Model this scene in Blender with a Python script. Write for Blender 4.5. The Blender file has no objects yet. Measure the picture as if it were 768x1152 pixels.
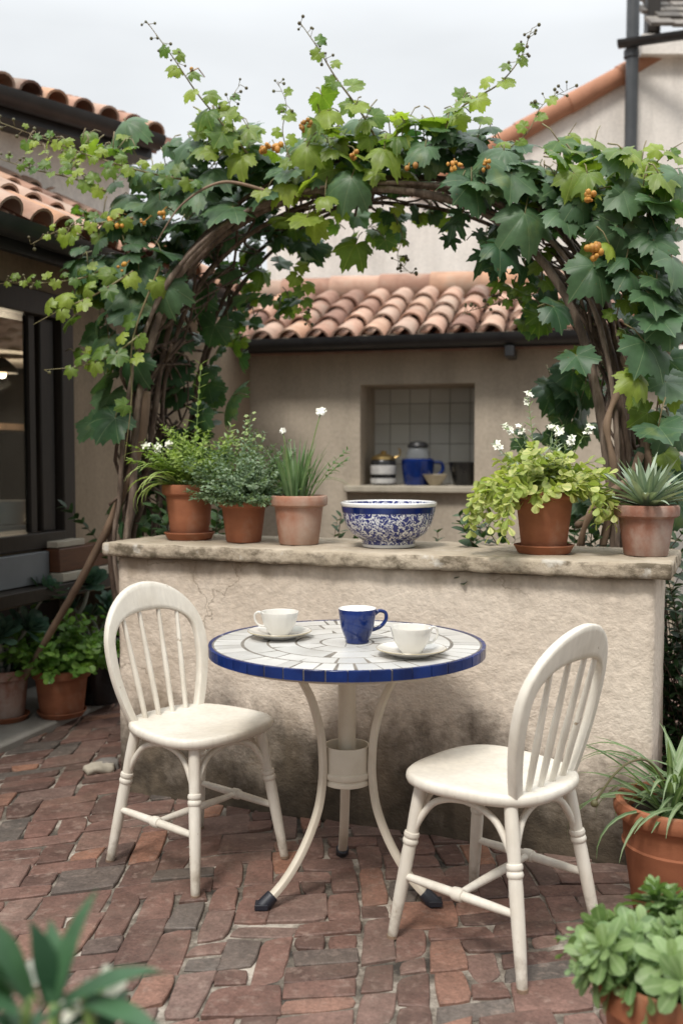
import bpy, bmesh, math, random
from mathutils import Vector, Matrix, noise
R = math.radians
V = Vector
PI = math.pi
random.seed(7)
scene = bpy.context.scene
COL = scene.collection

# ------------------------------------------------------------------ camera
CAMZ, FPX, PITCH = 1.30, 1120.0, math.atan(61 / 1120.0)
cd = bpy.data.cameras.new('camera'); cam = bpy.data.objects.new('camera', cd); COL.objects.link(cam)
cam.location = (0, 0, CAMZ); cam.rotation_euler = (PI / 2 - PITCH, 0, 0)
cd.sensor_fit = 'VERTICAL'; cd.sensor_height = 36.0; cd.lens = 36.0 * FPX / 1152.0
cd.clip_start = 0.02; cd.clip_end = 2000
cd.dof.use_dof = True; cd.dof.focus_distance = 3.0; cd.dof.aperture_fstop = 2.4
scene.camera = cam

# ------------------------------------------------------------------ sky and sun
world = bpy.data.worlds.new('World'); scene.world = world; world.use_nodes = True
wt = world.node_tree; wn = wt.nodes; wl = wt.links; wn.clear()
w_out = wn.new('ShaderNodeOutputWorld'); w_bg = wn.new('ShaderNodeBackground')
w_sky = wn.new('ShaderNodeTexSky'); w_sky.sky_type = 'NISHITA'; w_sky.sun_disc = False
SUN_EL, SUN_AZ = R(54), R(205)
w_sky.sun_elevation = SUN_EL; w_sky.sun_rotation = SUN_AZ; w_sky.dust_density = 6; w_sky.air_density = 1.0
w_tc = wn.new('ShaderNodeTexCoord'); w_sep = wn.new('ShaderNodeSeparateXYZ')
wl.new(w_tc.outputs['Generated'], w_sep.inputs[0])
w_mr = wn.new('ShaderNodeMapRange')                       # overcast sky: the zenith is brighter than the horizon
w_mr.inputs['From Min'].default_value = 0.38; w_mr.inputs['From Max'].default_value = 0.95
w_mr.inputs['To Min'].default_value = 7.6; w_mr.inputs['To Max'].default_value = 24.0
wl.new(w_sep.outputs['Z'], w_mr.inputs['Value'])
w_no = wn.new('ShaderNodeTexNoise'); w_no.inputs['Scale'].default_value = 2.2; w_no.inputs['Detail'].default_value = 5
w_map = wn.new('ShaderNodeMapping'); w_map.inputs['Scale'].default_value = (1, 1, 3.0)
wl.new(w_tc.outputs['Generated'], w_map.inputs[0]); wl.new(w_map.outputs[0], w_no.inputs['Vector'])
w_cr = wn.new('ShaderNodeMapRange'); w_cr.inputs['From Min'].default_value = .35; w_cr.inputs['From Max'].default_value = .65
w_cr.inputs['To Min'].default_value = .90; w_cr.inputs['To Max'].default_value = 1.05
wl.new(w_no.outputs['Fac'], w_cr.inputs['Value'])
w_mu = wn.new('ShaderNodeMath'); w_mu.operation = 'MULTIPLY'
wl.new(w_mr.outputs[0], w_mu.inputs[0]); wl.new(w_cr.outputs[0], w_mu.inputs[1])
w_bk = wn.new('ShaderNodeMapRange')                       # sky dimmed behind the camera, added to cut the fill light
w_bk.inputs['From Min'].default_value = -.75; w_bk.inputs['From Max'].default_value = -.05
w_bk.inputs['To Min'].default_value = .55; w_bk.inputs['To Max'].default_value = 1.0
wl.new(w_sep.outputs['Y'], w_bk.inputs['Value'])
w_mu2 = wn.new('ShaderNodeMath'); w_mu2.operation = 'MULTIPLY'
wl.new(w_mu.outputs[0], w_mu2.inputs[0]); wl.new(w_bk.outputs[0], w_mu2.inputs[1])
w_tint = wn.new('ShaderNodeVectorMath'); w_tint.operation = 'SCALE'; w_tint.inputs[0].default_value = (.965, 1.0, 1.03)
wl.new(w_mu2.outputs[0], w_tint.inputs['Scale'])
w_mix = wn.new('ShaderNodeMix'); w_mix.data_type = 'RGBA'; w_mix.inputs['Factor'].default_value = .02
wl.new(w_tint.outputs[0], w_mix.inputs[6]); wl.new(w_sky.outputs[0], w_mix.inputs[7])
wl.new(w_mix.outputs[2], w_bg.inputs['Color']); w_bg.inputs['Strength'].default_value = .1
wl.new(w_bg.outputs[0], w_out.inputs['Surface'])

sd = bpy.data.lights.new('sun', 'SUN'); sun = bpy.data.objects.new('sun', sd); COL.objects.link(sun)
sd.energy = 2.3; sd.angle = R(13); sd.color = (1.0, .955, .89)
sdir = V((math.sin(SUN_AZ) * math.cos(SUN_EL), math.cos(SUN_AZ) * math.cos(SUN_EL), math.sin(SUN_EL)))
sun.rotation_euler = sdir.to_track_quat('Z', 'Y').to_euler(); sun.location = sdir * 30

scene.view_settings.view_transform = 'Standard'; scene.view_settings.look = 'None'
scene.view_settings.exposure = 0.27; scene.view_settings.gamma = 1.0; scene.view_settings.use_curve_mapping = False

# ------------------------------------------------------------------ helpers
def P(px, py, D):
    """point seen at pixel (px,py) of the 768x1152 photograph, D metres in front of the camera"""
    x = (px - 384) / FPX; y = (576 - py) / FPX
    d = V((x, math.cos(PITCH) + y * math.sin(PITCH), -math.sin(PITCH) + y * math.cos(PITCH)))
    return V((0, 0, CAMZ)) + d * (D / d.y)

def U(a, b): return random.uniform(a, b)

def spline(pts, n):
    """Catmull-Rom through pts -> n+1 points; pts are Vectors of any size"""
    out = []; m = len(pts) - 1
    for i in range(n + 1):
        t = i / n * m; k = min(int(t), m - 1); f = t - k
        p0 = pts[max(k - 1, 0)]; p1 = pts[k]; p2 = pts[k + 1]; p3 = pts[min(k + 2, m)]
        out.append(.5 * ((2 * p1) + (p2 - p0) * f + (2 * p0 - 5 * p1 + 4 * p2 - p3) * f * f + (3 * p1 - p0 - 3 * p2 + p3) * f ** 3))
    return out

class MB:
    def __init__(s): s.v = []; s.f = []; s.r = []; s.k = []; s.mi = []
    def vert(s, p, k=0.0): s.v.append(tuple(p)); s.k.append(k); return len(s.v) - 1
    def face(s, idx, r=0.5, m=0): s.f.append(tuple(idx)); s.r.append(r); s.mi.append(m)
    def box(s, x0, x1, y0, y1, z0, z1, r=.5, m=0, M=None):
        ps = [V((x, y, z)) for z in (z0, z1) for (x, y) in ((x0, y0), (x1, y0), (x1, y1), (x0, y1))]
        if M is not None: ps = [M @ p for p in ps]
        i = [s.vert(p) for p in ps]
        for q in ((3, 2, 1, 0), (4, 5, 6, 7), (0, 1, 5, 4), (1, 2, 6, 5), (2, 3, 7, 6), (3, 0, 4, 7)): s.face([i[j] for j in q], r, m)
    def tube(s, pts, rad, n=8, r=.5, m=0, caps=True, jit=0.0):
        N = len(pts)
        if not hasattr(rad, '__len__'): rad = [rad] * N
        t = (pts[1] - pts[0]).normalized()
        ref = V((0, 0, 1)) if abs(t.z) < .9 else V((1, 0, 0))
        nx = t.cross(ref).normalized(); rings = []
        for i in range(N):
            a = pts[max(i - 1, 0)]; b = pts[min(i + 1, N - 1)]
            t = (b - a).normalized() if (b - a).length > 1e-9 else t
            nx = (nx - t * nx.dot(t)); nx = nx.normalized() if nx.length > 1e-6 else t.orthogonal().normalized()
            ny = t.cross(nx)
            rings.append([s.vert(pts[i] + (nx * math.cos(2 * PI * j / n) + ny * math.sin(2 * PI * j / n)) * rad[i] * (1 + (U(-jit, jit) if jit else 0))) for j in range(n)])
        for i in range(N - 1):
            for j in range(n):
                s.face((rings[i][j], rings[i][(j + 1) % n], rings[i + 1][(j + 1) % n], rings[i + 1][j]), r, m)
        if caps:
            s.face(rings[0][::-1], r, m); s.face(rings[-1], r, m)
    def lathe(s, prof, c=(0, 0, 0), n=48, r=.5, m=0, wob=0.0):
        c = V(c); rings = []
        for (rr, z) in prof:
            if rr < 1e-6: rings.append([s.vert(c + V((0, 0, z)))])
            else: rings.append([s.vert(c + V((rr * math.cos(2 * PI * j / n), rr * math.sin(2 * PI * j / n), z))) for j in range(n)])
        for a, b in zip(rings, rings[1:]):
            for j in range(n):
                k = (j + 1) % n
                if len(a) == 1 and len(b) == 1: continue
                if len(a) == 1: s.face((a[0], b[k], b[j]), r, m)
                elif len(b) == 1: s.face((a[j], a[k], b[0]), r, m)
                else: s.face((a[j], a[k], b[k], b[j]), r, m)
    def ball(s, c, rad, n=8, r=.5, m=0, sz=1.0):
        h = max(4, n // 2 + 1)
        s.lathe([(rad * math.sin(PI * i / h), -rad * sz * math.cos(PI * i / h)) for i in range(h + 1)], c, n, r, m)
    def build(s, name, mats, parent=None, smooth=True, bevel=0.0, local=True, sub=0, angle=40):
        me = bpy.data.meshes.new(name)
        vs = s.v
        if parent is not None and not local:
            w = world_loc(parent); vs = [tuple(V(p) - w) for p in vs]
        me.from_pydata(vs, [], s.f)
        if not isinstance(mats, (list, tuple)): mats = [mats]
        for m in mats: me.materials.append(m)
        a = me.attributes.new('rnd', 'FLOAT', 'FACE'); a.data.foreach_set('value', s.r)
        if any(s.k):
            a = me.attributes.new('vein', 'FLOAT', 'POINT'); a.data.foreach_set('value', s.k)
        me.polygons.foreach_set('material_index', s.mi)
        me.polygons.foreach_set('use_smooth', [smooth] * len(s.f))
        me.update()
        o = bpy.data.objects.new(name, me); COL.objects.link(o)
        if parent is not None: o.parent = parent
        if bevel:
            b = o.modifiers.new('bevel', 'BEVEL'); b.width = bevel; b.segments = 2; b.limit_method = 'ANGLE'; b.angle_limit = R(35)
        if sub:
            b = o.modifiers.new('sub', 'SUBSURF'); b.levels = sub; b.render_levels = sub
        if smooth and angle and not sub:
            me.set_sharp_from_angle(angle=R(angle))
        return o

def world_loc(o):
    w = V(o.location)
    while o.parent is not None: o = o.parent; w = w + V(o.location)
    return w

def thing(name, label, cat, loc=(0, 0, 0), rz=0, group=None):
    o = bpy.data.objects.new(name, None); COL.objects.link(o)
    o.location = loc; o.rotation_euler = (0, 0, rz); o.empty_display_size = .1
    return tag(o, label, cat, group)
def tag(o, label, cat, group=None):
    o['label'] = label; o['category'] = cat
    if group: o['group'] = group
    return o
def struct(o): o['kind'] = 'structure'; return o
def copy_tree(o, parent=None):
    c = o.copy(); COL.objects.link(c)
    if parent is not None: c.parent = parent
    for ch in list(o.children): copy_tree(ch, c)
    return c

# ------------------------------------------------------------------ materials
def new_mat(name):
    m = bpy.data.materials.new(name); m.use_nodes = True
    nt = m.node_tree
    return m, nt, nt.nodes, nt.links, nt.nodes['Principled BSDF']
def noise_node(nt, scale, detail=4, rough=.55, coord='Object', stretch=None):
    tc = nt.nodes.new('ShaderNodeTexCoord'); n = nt.nodes.new('ShaderNodeTexNoise')
    n.inputs['Scale'].default_value = scale; n.inputs['Detail'].default_value = detail; n.inputs['Roughness'].default_value = rough
    if stretch:
        mp = nt.nodes.new('ShaderNodeMapping'); mp.inputs['Scale'].default_value = stretch
        nt.links.new(tc.outputs[coord], mp.inputs[0]); nt.links.new(mp.outputs[0], n.inputs['Vector'])
    else: nt.links.new(tc.outputs[coord], n.inputs['Vector'])
    return n
def ramp(nt, src, stops, interp='LINEAR'):
    r = nt.nodes.new('ShaderNodeValToRGB'); r.color_ramp.interpolation = interp
    el = r.color_ramp.elements
    while len(el) < len(stops): el.new(.5)
    for e, (p, c) in zip(el, stops):
        e.position = p; e.color = (c, c, c, 1) if not hasattr(c, '__len__') else (*c, 1)
    nt.links.new(src, r.inputs[0]); return r
def mixc(nt, fac, a, b, mode='MIX'):
    m = nt.nodes.new('ShaderNodeMix'); m.data_type = 'RGBA'; m.blend_type = mode
    for sock, v in ((m.inputs[0], fac), (m.inputs[6], a), (m.inputs[7], b)):
        if isinstance(v, bpy.types.NodeSocket): nt.links.new(v, sock)
        elif hasattr(v, '__len__'): sock.default_value = (*v, 1)
        else: sock.default_value = v
    return m.outputs[2]
def bump(nt, h, strength, dist=.01, prev=None):
    b = nt.nodes.new('ShaderNodeBump'); b.inputs['Strength'].default_value = strength; b.inputs['Distance'].default_value = dist
    nt.links.new(h, b.inputs['Height'])
    if prev is not None: nt.links.new(prev, b.inputs['Normal'])
    return b.outputs['Normal']
def attr(nt, name):
    a = nt.nodes.new('ShaderNodeAttribute'); a.attribute_name = name; return a.outputs['Fac']

def plain(name, c1, c2=None, scale=12, rough=.55, bmp=0, bscale=60, spec=.5, metal=0, coat=0, lo=.35, hi=.65, rnd=0, stretch=None):
    m, nt, N, L, b = new_mat(name)
    c2 = c2 or tuple(x * .8 for x in c1)
    n = noise_node(nt, scale, 5, stretch=stretch)
    rp = ramp(nt, n.outputs['Fac'], [(lo, c1), (hi, c2)])
    col = rp.outputs[0]
    if rnd:
        rr = ramp(nt, attr(nt, 'rnd'), [(0, 1 - rnd), (1, 1 + 0 * rnd)])
        col = mixc(nt, 1.0, col, rr.outputs[0], 'MULTIPLY')
    L.new(col, b.inputs['Base Color'])
    b.inputs['Roughness'].default_value = rough; b.inputs['Specular IOR Level'].default_value = spec
    b.inputs['Metallic'].default_value = metal; b.inputs['Coat Weight'].default_value = coat
    if bmp:
        n2 = noise_node(nt, bscale, 6, stretch=stretch)
        L.new(bump(nt, n2.outputs['Fac'], bmp, .004), b.inputs['Normal'])
    return m

def leafmat(name, dark, light, vein=None, vlo=.75, transl=.3, rough=.45, spec=.4, tcol=None):
    m, nt, N, L, b = new_mat(name)
    col = mixc(nt, attr(nt, 'rnd'), dark, light)
    n = noise_node(nt, 22, 3)
    rp = ramp(nt, n.outputs['Fac'], [(.3, .78), (.7, 1.18)])
    col = mixc(nt, 1.0, col, rp.outputs[0], 'MULTIPLY')
    if 'vine' in name:      # blight spots and yellowing patches
        col = mixc(nt, ramp(nt, noise_node(nt, 9, 4, .6).outputs['Fac'], [(.58, 0.0), (.75, .45)]).outputs[0], col, (.24, .27, .06))
        col = mixc(nt, ramp(nt, noise_node(nt, 75, 3, .5).outputs['Fac'], [(.70, 0.0), (.74, .7)]).outputs[0], col, (.16, .10, .04))
    if vein:
        vr = ramp(nt, attr(nt, 'vein'), [(vlo, 0.0), (min(1, vlo + .2), .75)])
        col = mixc(nt, vr.outputs[0], col, vein)
    L.new(col, b.inputs['Base Color']); b.inputs['Roughness'].default_value = rough; b.inputs['Specular IOR Level'].default_value = spec
    L.new(bump(nt, noise_node(nt, 90, 3).outputs['Fac'], .25, .002), b.inputs['Normal'])
    tr = N.new('ShaderNodeBsdfTranslucent')
    L.new(mixc(nt, 1.0, col, tcol or (1.5, 1.7, .7), 'MULTIPLY'), tr.inputs['Color'])
    ms = N.new('ShaderNodeMixShader'); ms.inputs[0].default_value = transl
    L.new(b.outputs[0], ms.inputs[1]); L.new(tr.outputs[0], ms.inputs[2])
    L.new(ms.outputs[0], N['Material Output'].inputs['Surface'])
    return m

def stucco(name, c1, c2, stain=None, zstain=.25, bstr=.6, bs=1.0, top=None):
    """lime render with trowel marks; stain = colour of the damp patches that climb from the ground"""
    m, nt, N, L, b = new_mat(name)
    n = noise_node(nt, 3.0, 6)
    col = ramp(nt, n.outputs['Fac'], [(.35, c1), (.68, c2)]).outputs[0]
    fine = noise_node(nt, 45, 5)
    col = mixc(nt, 1.0, col, ramp(nt, fine.outputs['Fac'], [(.3, .86), (.7, 1.08)]).outputs[0], 'MULTIPLY')
    if stain:
        tc = N.new('ShaderNodeTexCoord'); sp = N.new('ShaderNodeSeparateXYZ'); L.new(tc.outputs['Object'], sp.inputs[0])
        n3 = noise_node(nt, 3.8, 9, .70, stretch=(1, 1, .8))
        mr = N.new('ShaderNodeMapRange'); mr.inputs['From Min'].default_value = .0; mr.inputs['From Max'].default_value = zstain * 2.1
        mr.inputs['To Min'].default_value = .66; mr.inputs['To Max'].default_value = -.46
        L.new(sp.outputs['Z'], mr.inputs['Value'])
        n3m = N.new('ShaderNodeMath'); n3m.operation = 'MULTIPLY_ADD'; n3m.inputs[1].default_value = 1.6; n3m.inputs[2].default_value = -.31; L.new(n3.outputs['Fac'], n3m.inputs[0])
        ad = N.new('ShaderNodeMath'); ad.operation = 'ADD'; L.new(mr.outputs[0], ad.inputs[0]); L.new(n3m.outputs[0], ad.inputs[1])
        f = ramp(nt, ad.outputs[0], [(.34, 0.0), (.46, .34), (.64, .76), (.88, .96)]).outputs[0]
        scol = ramp(nt, noise_node(nt, 14, 6).outputs['Fac'], [(.35, stain), (.65, tuple(x * 2.1 for x in stain))]).outputs[0]
        col = mixc(nt, f, col, scol)
        # a few ochre blotches of their own
        bl = ramp(nt, noise_node(nt, 1.9, 5, .6, stretch=(1, 1, .6)).outputs['Fac'], [(.56, 0.0), (.72, .6)]).outputs[0]
        col = mixc(nt, bl, col, tuple(x * .62 for x in (c2[0], c2[1] * .92, c2[2] * .8)))
        ck = N.new('ShaderNodeTexVoronoi'); ck.feature = 'DISTANCE_TO_EDGE'; ck.inputs['Scale'].default_value = 1.7       # hairline cracks
        cv = N.new('ShaderNodeVectorMath'); cv.operation = 'MULTIPLY_ADD'; cv.inputs[1].default_value = (.22, .22, .22)
        L.new(noise_node(nt, 6, 6, .6).outputs['Color'], cv.inputs[0]); L.new(tc.outputs['Object'], cv.inputs[2]); L.new(cv.outputs[0], ck.inputs['Vector'])
        cf = ramp(nt, ck.outputs['Distance'], [(.0, 1.0), (.006, .0)]).outputs[0]
        cf = mixc(nt, 1.0, cf, ramp(nt, noise_node(nt, 1.7, 3).outputs['Fac'], [(.47, 0.0), (.56, .65)]).outputs[0], 'MULTIPLY')
        col = mixc(nt, cf, col, (.17, .13, .09))
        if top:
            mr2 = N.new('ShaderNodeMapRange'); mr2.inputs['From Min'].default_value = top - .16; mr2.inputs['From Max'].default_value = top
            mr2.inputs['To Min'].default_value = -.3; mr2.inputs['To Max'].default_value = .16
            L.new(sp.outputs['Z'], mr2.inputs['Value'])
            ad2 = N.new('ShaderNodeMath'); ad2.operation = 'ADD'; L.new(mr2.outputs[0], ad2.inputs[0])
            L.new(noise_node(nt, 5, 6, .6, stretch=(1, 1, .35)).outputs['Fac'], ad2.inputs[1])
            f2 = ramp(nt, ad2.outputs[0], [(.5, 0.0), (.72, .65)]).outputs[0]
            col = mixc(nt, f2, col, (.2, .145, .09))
    else:
        sk = ramp(nt, noise_node(nt, 5.5, 7, .65, stretch=(1, 1, .10)).outputs['Fac'], [(.36, .80), (.55, 1.0), (.7, 1.05)]).outputs[0]
        col = mixc(nt, .8, col, sk, 'MULTIPLY')
        pt = ramp(nt, noise_node(nt, 1.3, 6, .6).outputs['Fac'], [(.50, 0.0), (.56, .22), (.62, .3)]).outputs[0]
        col = mixc(nt, pt, col, tuple(min(1, x * 1.16) for x in c1))
    L.new(col, b.inputs['Base Color']); b.inputs['Roughness'].default_value = .92; b.inputs['Specular IOR Level'].default_value = .2
    v = N.new('ShaderNodeTexVoronoi'); v.feature = 'SMOOTH_F1'; v.inputs['Scale'].default_value = 26 * bs; v.inputs['Smoothness'].default_value = .6
    tc2 = N.new('ShaderNodeTexCoord'); wv = noise_node(nt, 9 * bs, 4)
    va = N.new('ShaderNodeVectorMath'); va.operation = 'MULTIPLY_ADD'; va.inputs[1].default_value = (.16, .16, .16)
    L.new(wv.outputs['Color'], va.inputs[0]); L.new(tc2.outputs['Object'], va.inputs[2]); L.new(va.outputs[0], v.inputs['Vector'])
    nb = bump(nt, noise_node(nt, 13 * bs, 8, .6, stretch=(1, 1, 1.4)).outputs['Fac'], bstr, .02)
    nb = bump(nt, v.outputs['Distance'], bstr * .45, .012, nb)
    nb = bump(nt, noise_node(nt, 120 * bs, 4).outputs['Fac'], bstr * .35, .003, nb)
    L.new(nb, b.inputs['Normal'])
    return m

MT = {}
MT['wall'] = stucco('garden_wall_stucco', (.69, .60, .50), (.60, .51, .415), stain=(.040, .031, .021), zstain=.27, bstr=.34, bs=1.9, top=.93)
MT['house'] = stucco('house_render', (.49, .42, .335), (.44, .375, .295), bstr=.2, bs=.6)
MT['house_shade'] = stucco('shaded_house_render', (.29, .225, .16), (.25, .195, .135), bstr=.2, bs=.6)  # darker copy of the render, shade of the left facade put into its colour
MT['pale'] = stucco('pale_house_render', (.80, .755, .70), (.77, .72, .66), bstr=.12, bs=.4)
MT['gutter'] = plain('black_gutter_paint', (.018, .019, .021), (.03, .03, .032), rough=.4)
MT['pipe'] = plain('grey_downpipe', (.05, .055, .06), (.065, .07, .075), rough=.4)
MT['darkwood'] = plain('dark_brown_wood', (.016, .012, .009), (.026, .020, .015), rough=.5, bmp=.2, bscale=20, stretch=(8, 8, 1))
MT['redwood'] = plain('red_brown_wood', (.11, .042, .018), (.075, .028, .012), rough=.5, bmp=.2, bscale=30, stretch=(1, 1, 8))
MT['greypanel'] = plain('grey_white_panel', (.19, .20, .205), (.15, .158, .165), scale=4, rough=.7, bmp=.1)
MT['concrete'] = plain('concrete', (.36, .33, .29), (.27, .25, .215), scale=5, rough=.9, bmp=.35, bscale=60)
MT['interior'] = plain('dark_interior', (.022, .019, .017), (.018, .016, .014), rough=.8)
MT['soil'] = plain('potting_soil', (.022, .014, .010), (.05, .034, .024), scale=70, rough=.95, bmp=1.0, bscale=90)
m, nt, N, L, b = new_mat('cream_chair_paint')
col = ramp(nt, noise_node(nt, 6, 6, .6).outputs['Fac'], [(.38, (.72, .675, .59)), (.66, (.62, .565, .475))]).outputs[0]
col = mixc(nt, 1.0, col, ramp(nt, noise_node(nt, 60, 4, .6, stretch=(1, 1, .12)).outputs['Fac'], [(.3, .90), (.7, 1.04)]).outputs[0], 'MULTIPLY')
f = ramp(nt, noise_node(nt, 38, 5, .6).outputs['Fac'], [(.675, 0.0), (.695, .85)]).outputs[0]      # chips down to the wood
f = mixc(nt, 1.0, f, ramp(nt, noise_node(nt, 5, 3).outputs['Fac'], [(.5, 0.0), (.62, 1.0)]).outputs[0], 'MULTIPLY')
col = mixc(nt, f, col, (.30, .22, .14))
tc = N.new('ShaderNodeTexCoord'); sp = N.new('ShaderNodeSeparateXYZ'); L.new(tc.outputs['Object'], sp.inputs[0])
mr = N.new('ShaderNodeMapRange'); mr.inputs['From Min'].default_value = 0; mr.inputs['From Max'].default_value = .16; mr.inputs['To Min'].default_value = .32; mr.inputs['To Max'].default_value = -.2
L.new(sp.outputs['Z'], mr.inputs['Value']); ad = N.new('ShaderNodeMath'); ad.operation = 'ADD'; L.new(mr.outputs[0], ad.inputs[0]); L.new(noise_node(nt, 26, 6, .65).outputs['Fac'], ad.inputs[1])
col = mixc(nt, ramp(nt, ad.outputs[0], [(.52, 0.0), (.85, .75)]).outputs[0], col, (.24, .19, .135))   # splashed dirt on the feet
L.new(col, b.inputs['Base Color']); b.inputs['Specular IOR Level'].default_value = .4
L.new(ramp(nt, noise_node(nt, 18, 5).outputs['Fac'], [(.3, .34), (.7, .6)]).outputs[0], b.inputs['Roughness'])
L.new(bump(nt, noise_node(nt, 70, 5, .6, stretch=(1, 1, .18)).outputs['Fac'], .22, .003), b.inputs['Normal']); MT['cream'] = m
MT['creamt'] = plain('cream_table_paint', (.64, .575, .47), (.50, .435, .335), scale=9, rough=.42, bmp=.08, bscale=30, lo=.4, hi=.8)
MT['rubber'] = plain('black_rubber', (.012, .013, .02), (.02, .022, .03), rough=.5)
MT['china'] = plain('white_china', (.68, .655, .60), (.66, .63, .57), rough=.12, coat=.4)
MT['chinatrim'] = plain('cream_china_rim', (.42, .36, .24), (.38, .32, .2), rough=.25)
MT['blueglaze'] = plain('cobalt_glaze', (.006, .026, .15), (.004, .014, .085), scale=14, rough=.14, coat=.25, spec=.4)
MT['whiteglaze'] = plain('white_glaze', (.82, .81, .78), (.78, .77, .74), rough=.12, coat=.4)
MT['grout'] = plain('grey_brown_grout', (.21, .185, .155), (.13, .115, .095), scale=30, rough=.9)
MT['tilewhite'] = plain('white_mosaic_tile', (.66, .65, .62), (.52, .505, .47), scale=7, rough=.28, rnd=.24, bmp=.08, bscale=25)
MT['tileblue'] = plain('blue_mosaic_tile', (.008, .032, .165), (.005, .018, .10), scale=12, rough=.22, rnd=.35, spec=.35, bmp=.15, bscale=40)
MT['walltile'] = plain('glazed_wall_tile', (.78, .77, .72), (.72, .70, .64), scale=5, rough=.25, rnd=.12)
MT['tilegrout'] = plain('wall_tile_grout', (.26, .24, .2), (.22, .2, .17), rough=.9)
MT['black'] = plain('black_glaze', (.012, .012, .013), (.02, .02, .02), rough=.25)
MT['brass'] = plain('brass', (.42, .30, .13), (.36, .25, .1), rough=.35, metal=.9)
MT['paper'] = plain('pale_paper', (.55, .54, .52), (.42, .41, .40), scale=25, rough=.8)
MT['beige'] = plain('beige_ceramic', (.48, .41, .30), (.42, .36, .26), rough=.4)
MT['stone'] = plain('pale_stone_sill', (.45, .40, .32), (.36, .32, .25), scale=10, rough=.85, bmp=.2)
m, nt, N, L, b = new_mat('clear_glass'); b.inputs['Base Color'].default_value = (.9, .95, 1, 1); b.inputs['Roughness'].default_value = .05
b.inputs['Transmission Weight'].default_value = .9; b.inputs['IOR'].default_value = 1.3; MT['glass'] = m
m, nt, N, L, b = new_mat('window_glass'); tr = N.new('ShaderNodeBsdfTransparent'); tr.inputs[0].default_value = (.8, .83, .83, 1)
gl = N.new('ShaderNodeBsdfGlossy'); gl.inputs['Roughness'].default_value = .02; ms = N.new('ShaderNodeMixShader'); fr = N.new('ShaderNodeLayerWeight'); fr.inputs[0].default_value = .3
L.new(ramp(nt, fr.outputs['Facing'], [(.2, .04), (.75, .12), (1, .6)]).outputs[0], ms.inputs[0]); L.new(tr.outputs[0], ms.inputs[1]); L.new(gl.outputs[0], ms.inputs[2]); L.new(ms.outputs[0], N['Material Output'].inputs['Surface']); MT['pane'] = m
m, nt, N, L, b = new_mat('warm_bulb'); b.inputs['Emission Color'].default_value = (1, .62, .3, 1); b.inputs['Emission Strength'].default_value = 2.5; MT['bulb'] = m

def terracotta(name, c1, c2, bloom, bl_lo=.5, bl_hi=.72, rough=.8):
    m, nt, N, L, b = new_mat(name)
    col = ramp(nt, noise_node(nt, 9, 6, stretch=(1, 1, 2)).outputs['Fac'], [(.32, c1), (.68, c2)]).outputs[0]
    f = ramp(nt, noise_node(nt, 8, 7, .62, stretch=(1, 1, .7)).outputs['Fac'], [(bl_lo, 0.0), (bl_hi, .8)]).outputs[0]
    col = mixc(nt, f, col, bloom)
    L.new(col, b.inputs['Base Color']); b.inputs['Roughness'].default_value = rough; b.inputs['Specular IOR Level'].default_value = .3
    L.new(bump(nt, noise_node(nt, 70, 6, stretch=(1, 1, 3)).outputs['Fac'], .18, .004), b.inputs['Normal'])
    return m
MT['terra'] = terracotta('terracotta', (.335, .125, .062), (.25, .090, .045), (.40, .26, .18), .56, .85)
MT['terraworn'] = terracotta('limed_terracotta', (.36, .165, .10), (.29, .12, .07), (.46, .36, .29), .36, .66)
MT['terraold'] = terracotta('old_terracotta', (.30, .135, .09), (.21, .095, .065), (.42, .34, .29), .42, .64)

def tilemat(name, stops, lichen=(.30, .27, .22)):
    m, nt, N, L, b = new_mat(name)
    col = ramp(nt, attr(nt, 'rnd'), stops).outputs[0]
    col = mixc(nt, 1.0, col, ramp(nt, noise_node(nt, 9, 5).outputs['Fac'], [(.3, .72), (.7, 1.12)]).outputs[0], 'MULTIPLY')
    f = ramp(nt, noise_node(nt, 4.5, 8, .65).outputs['Fac'], [(.5, 0.0), (.68, .62)]).outputs[0]
    col = mixc(nt, f, col, lichen)
    L.new(col, b.inputs['Base Color']); b.inputs['Roughness'].default_value = .9; b.inputs['Specular IOR Level'].default_value = .2
    L.new(bump(nt, noise_node(nt, 50, 6).outputs['Fac'], .4, .006), b.inputs['Normal'])
    return m
MT['rooftile'] = tilemat('clay_roof_tile', [(0, (.23, .135, .105)), (.25, (.40, .235, .17)), (.5, (.52, .33, .245)), (.75, (.46, .33, .26)), (1, (.56, .31, .19))])
MT['slate'] = tilemat('grey_stone_tile', [(0, (.13, .12, .11)), (.5, (.22, .2, .18)), (1, (.3, .27, .24))])
MT['verge'] = plain('terracotta_verge', (.46, .22, .13), (.36, .17, .10), scale=6, rough=.85, bmp=.3, bscale=30)

# brick pavers
m, nt, N, L, b = new_mat('old_brick_paver')
col = ramp(nt, attr(nt, 'rnd'), [(0, (.085, .072, .062)), (.06, (.12, .10, .086)), (.085, (.095, .056, .045)), (.36, (.135, .074, .058)), (.62, (.175, .095, .074)), (.86, (.17, .112, .092)), (.96, (.24, .122, .084)), (1, (.30, .15, .095))]).outputs[0]
col = mixc(nt, 1.0, col, ramp(nt, noise_node(nt, 14, 7, .65).outputs['Fac'], [(.28, .62), (.72, 1.25)]).outputs[0], 'MULTIPLY')
col = mixc(nt, 1.0, col, ramp(nt, noise_node(nt, 95, 6, .7).outputs['Fac'], [(.3, .66), (.7, 1.3)]).outputs[0], 'MULTIPLY')
f = ramp(nt, noise_node(nt, 3.2, 8, .7).outputs['Fac'], [(.5, 0.0), (.72, .55)]).outputs[0]
col = mixc(nt, f, col, (.115, .088, .068))
f = ramp(nt, noise_node(nt, 30, 5, .6).outputs['Fac'], [(.55, 0.0), (.78, .5)]).outputs[0]
col = mixc(nt, f, col, (.36, .27, .22))
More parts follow.
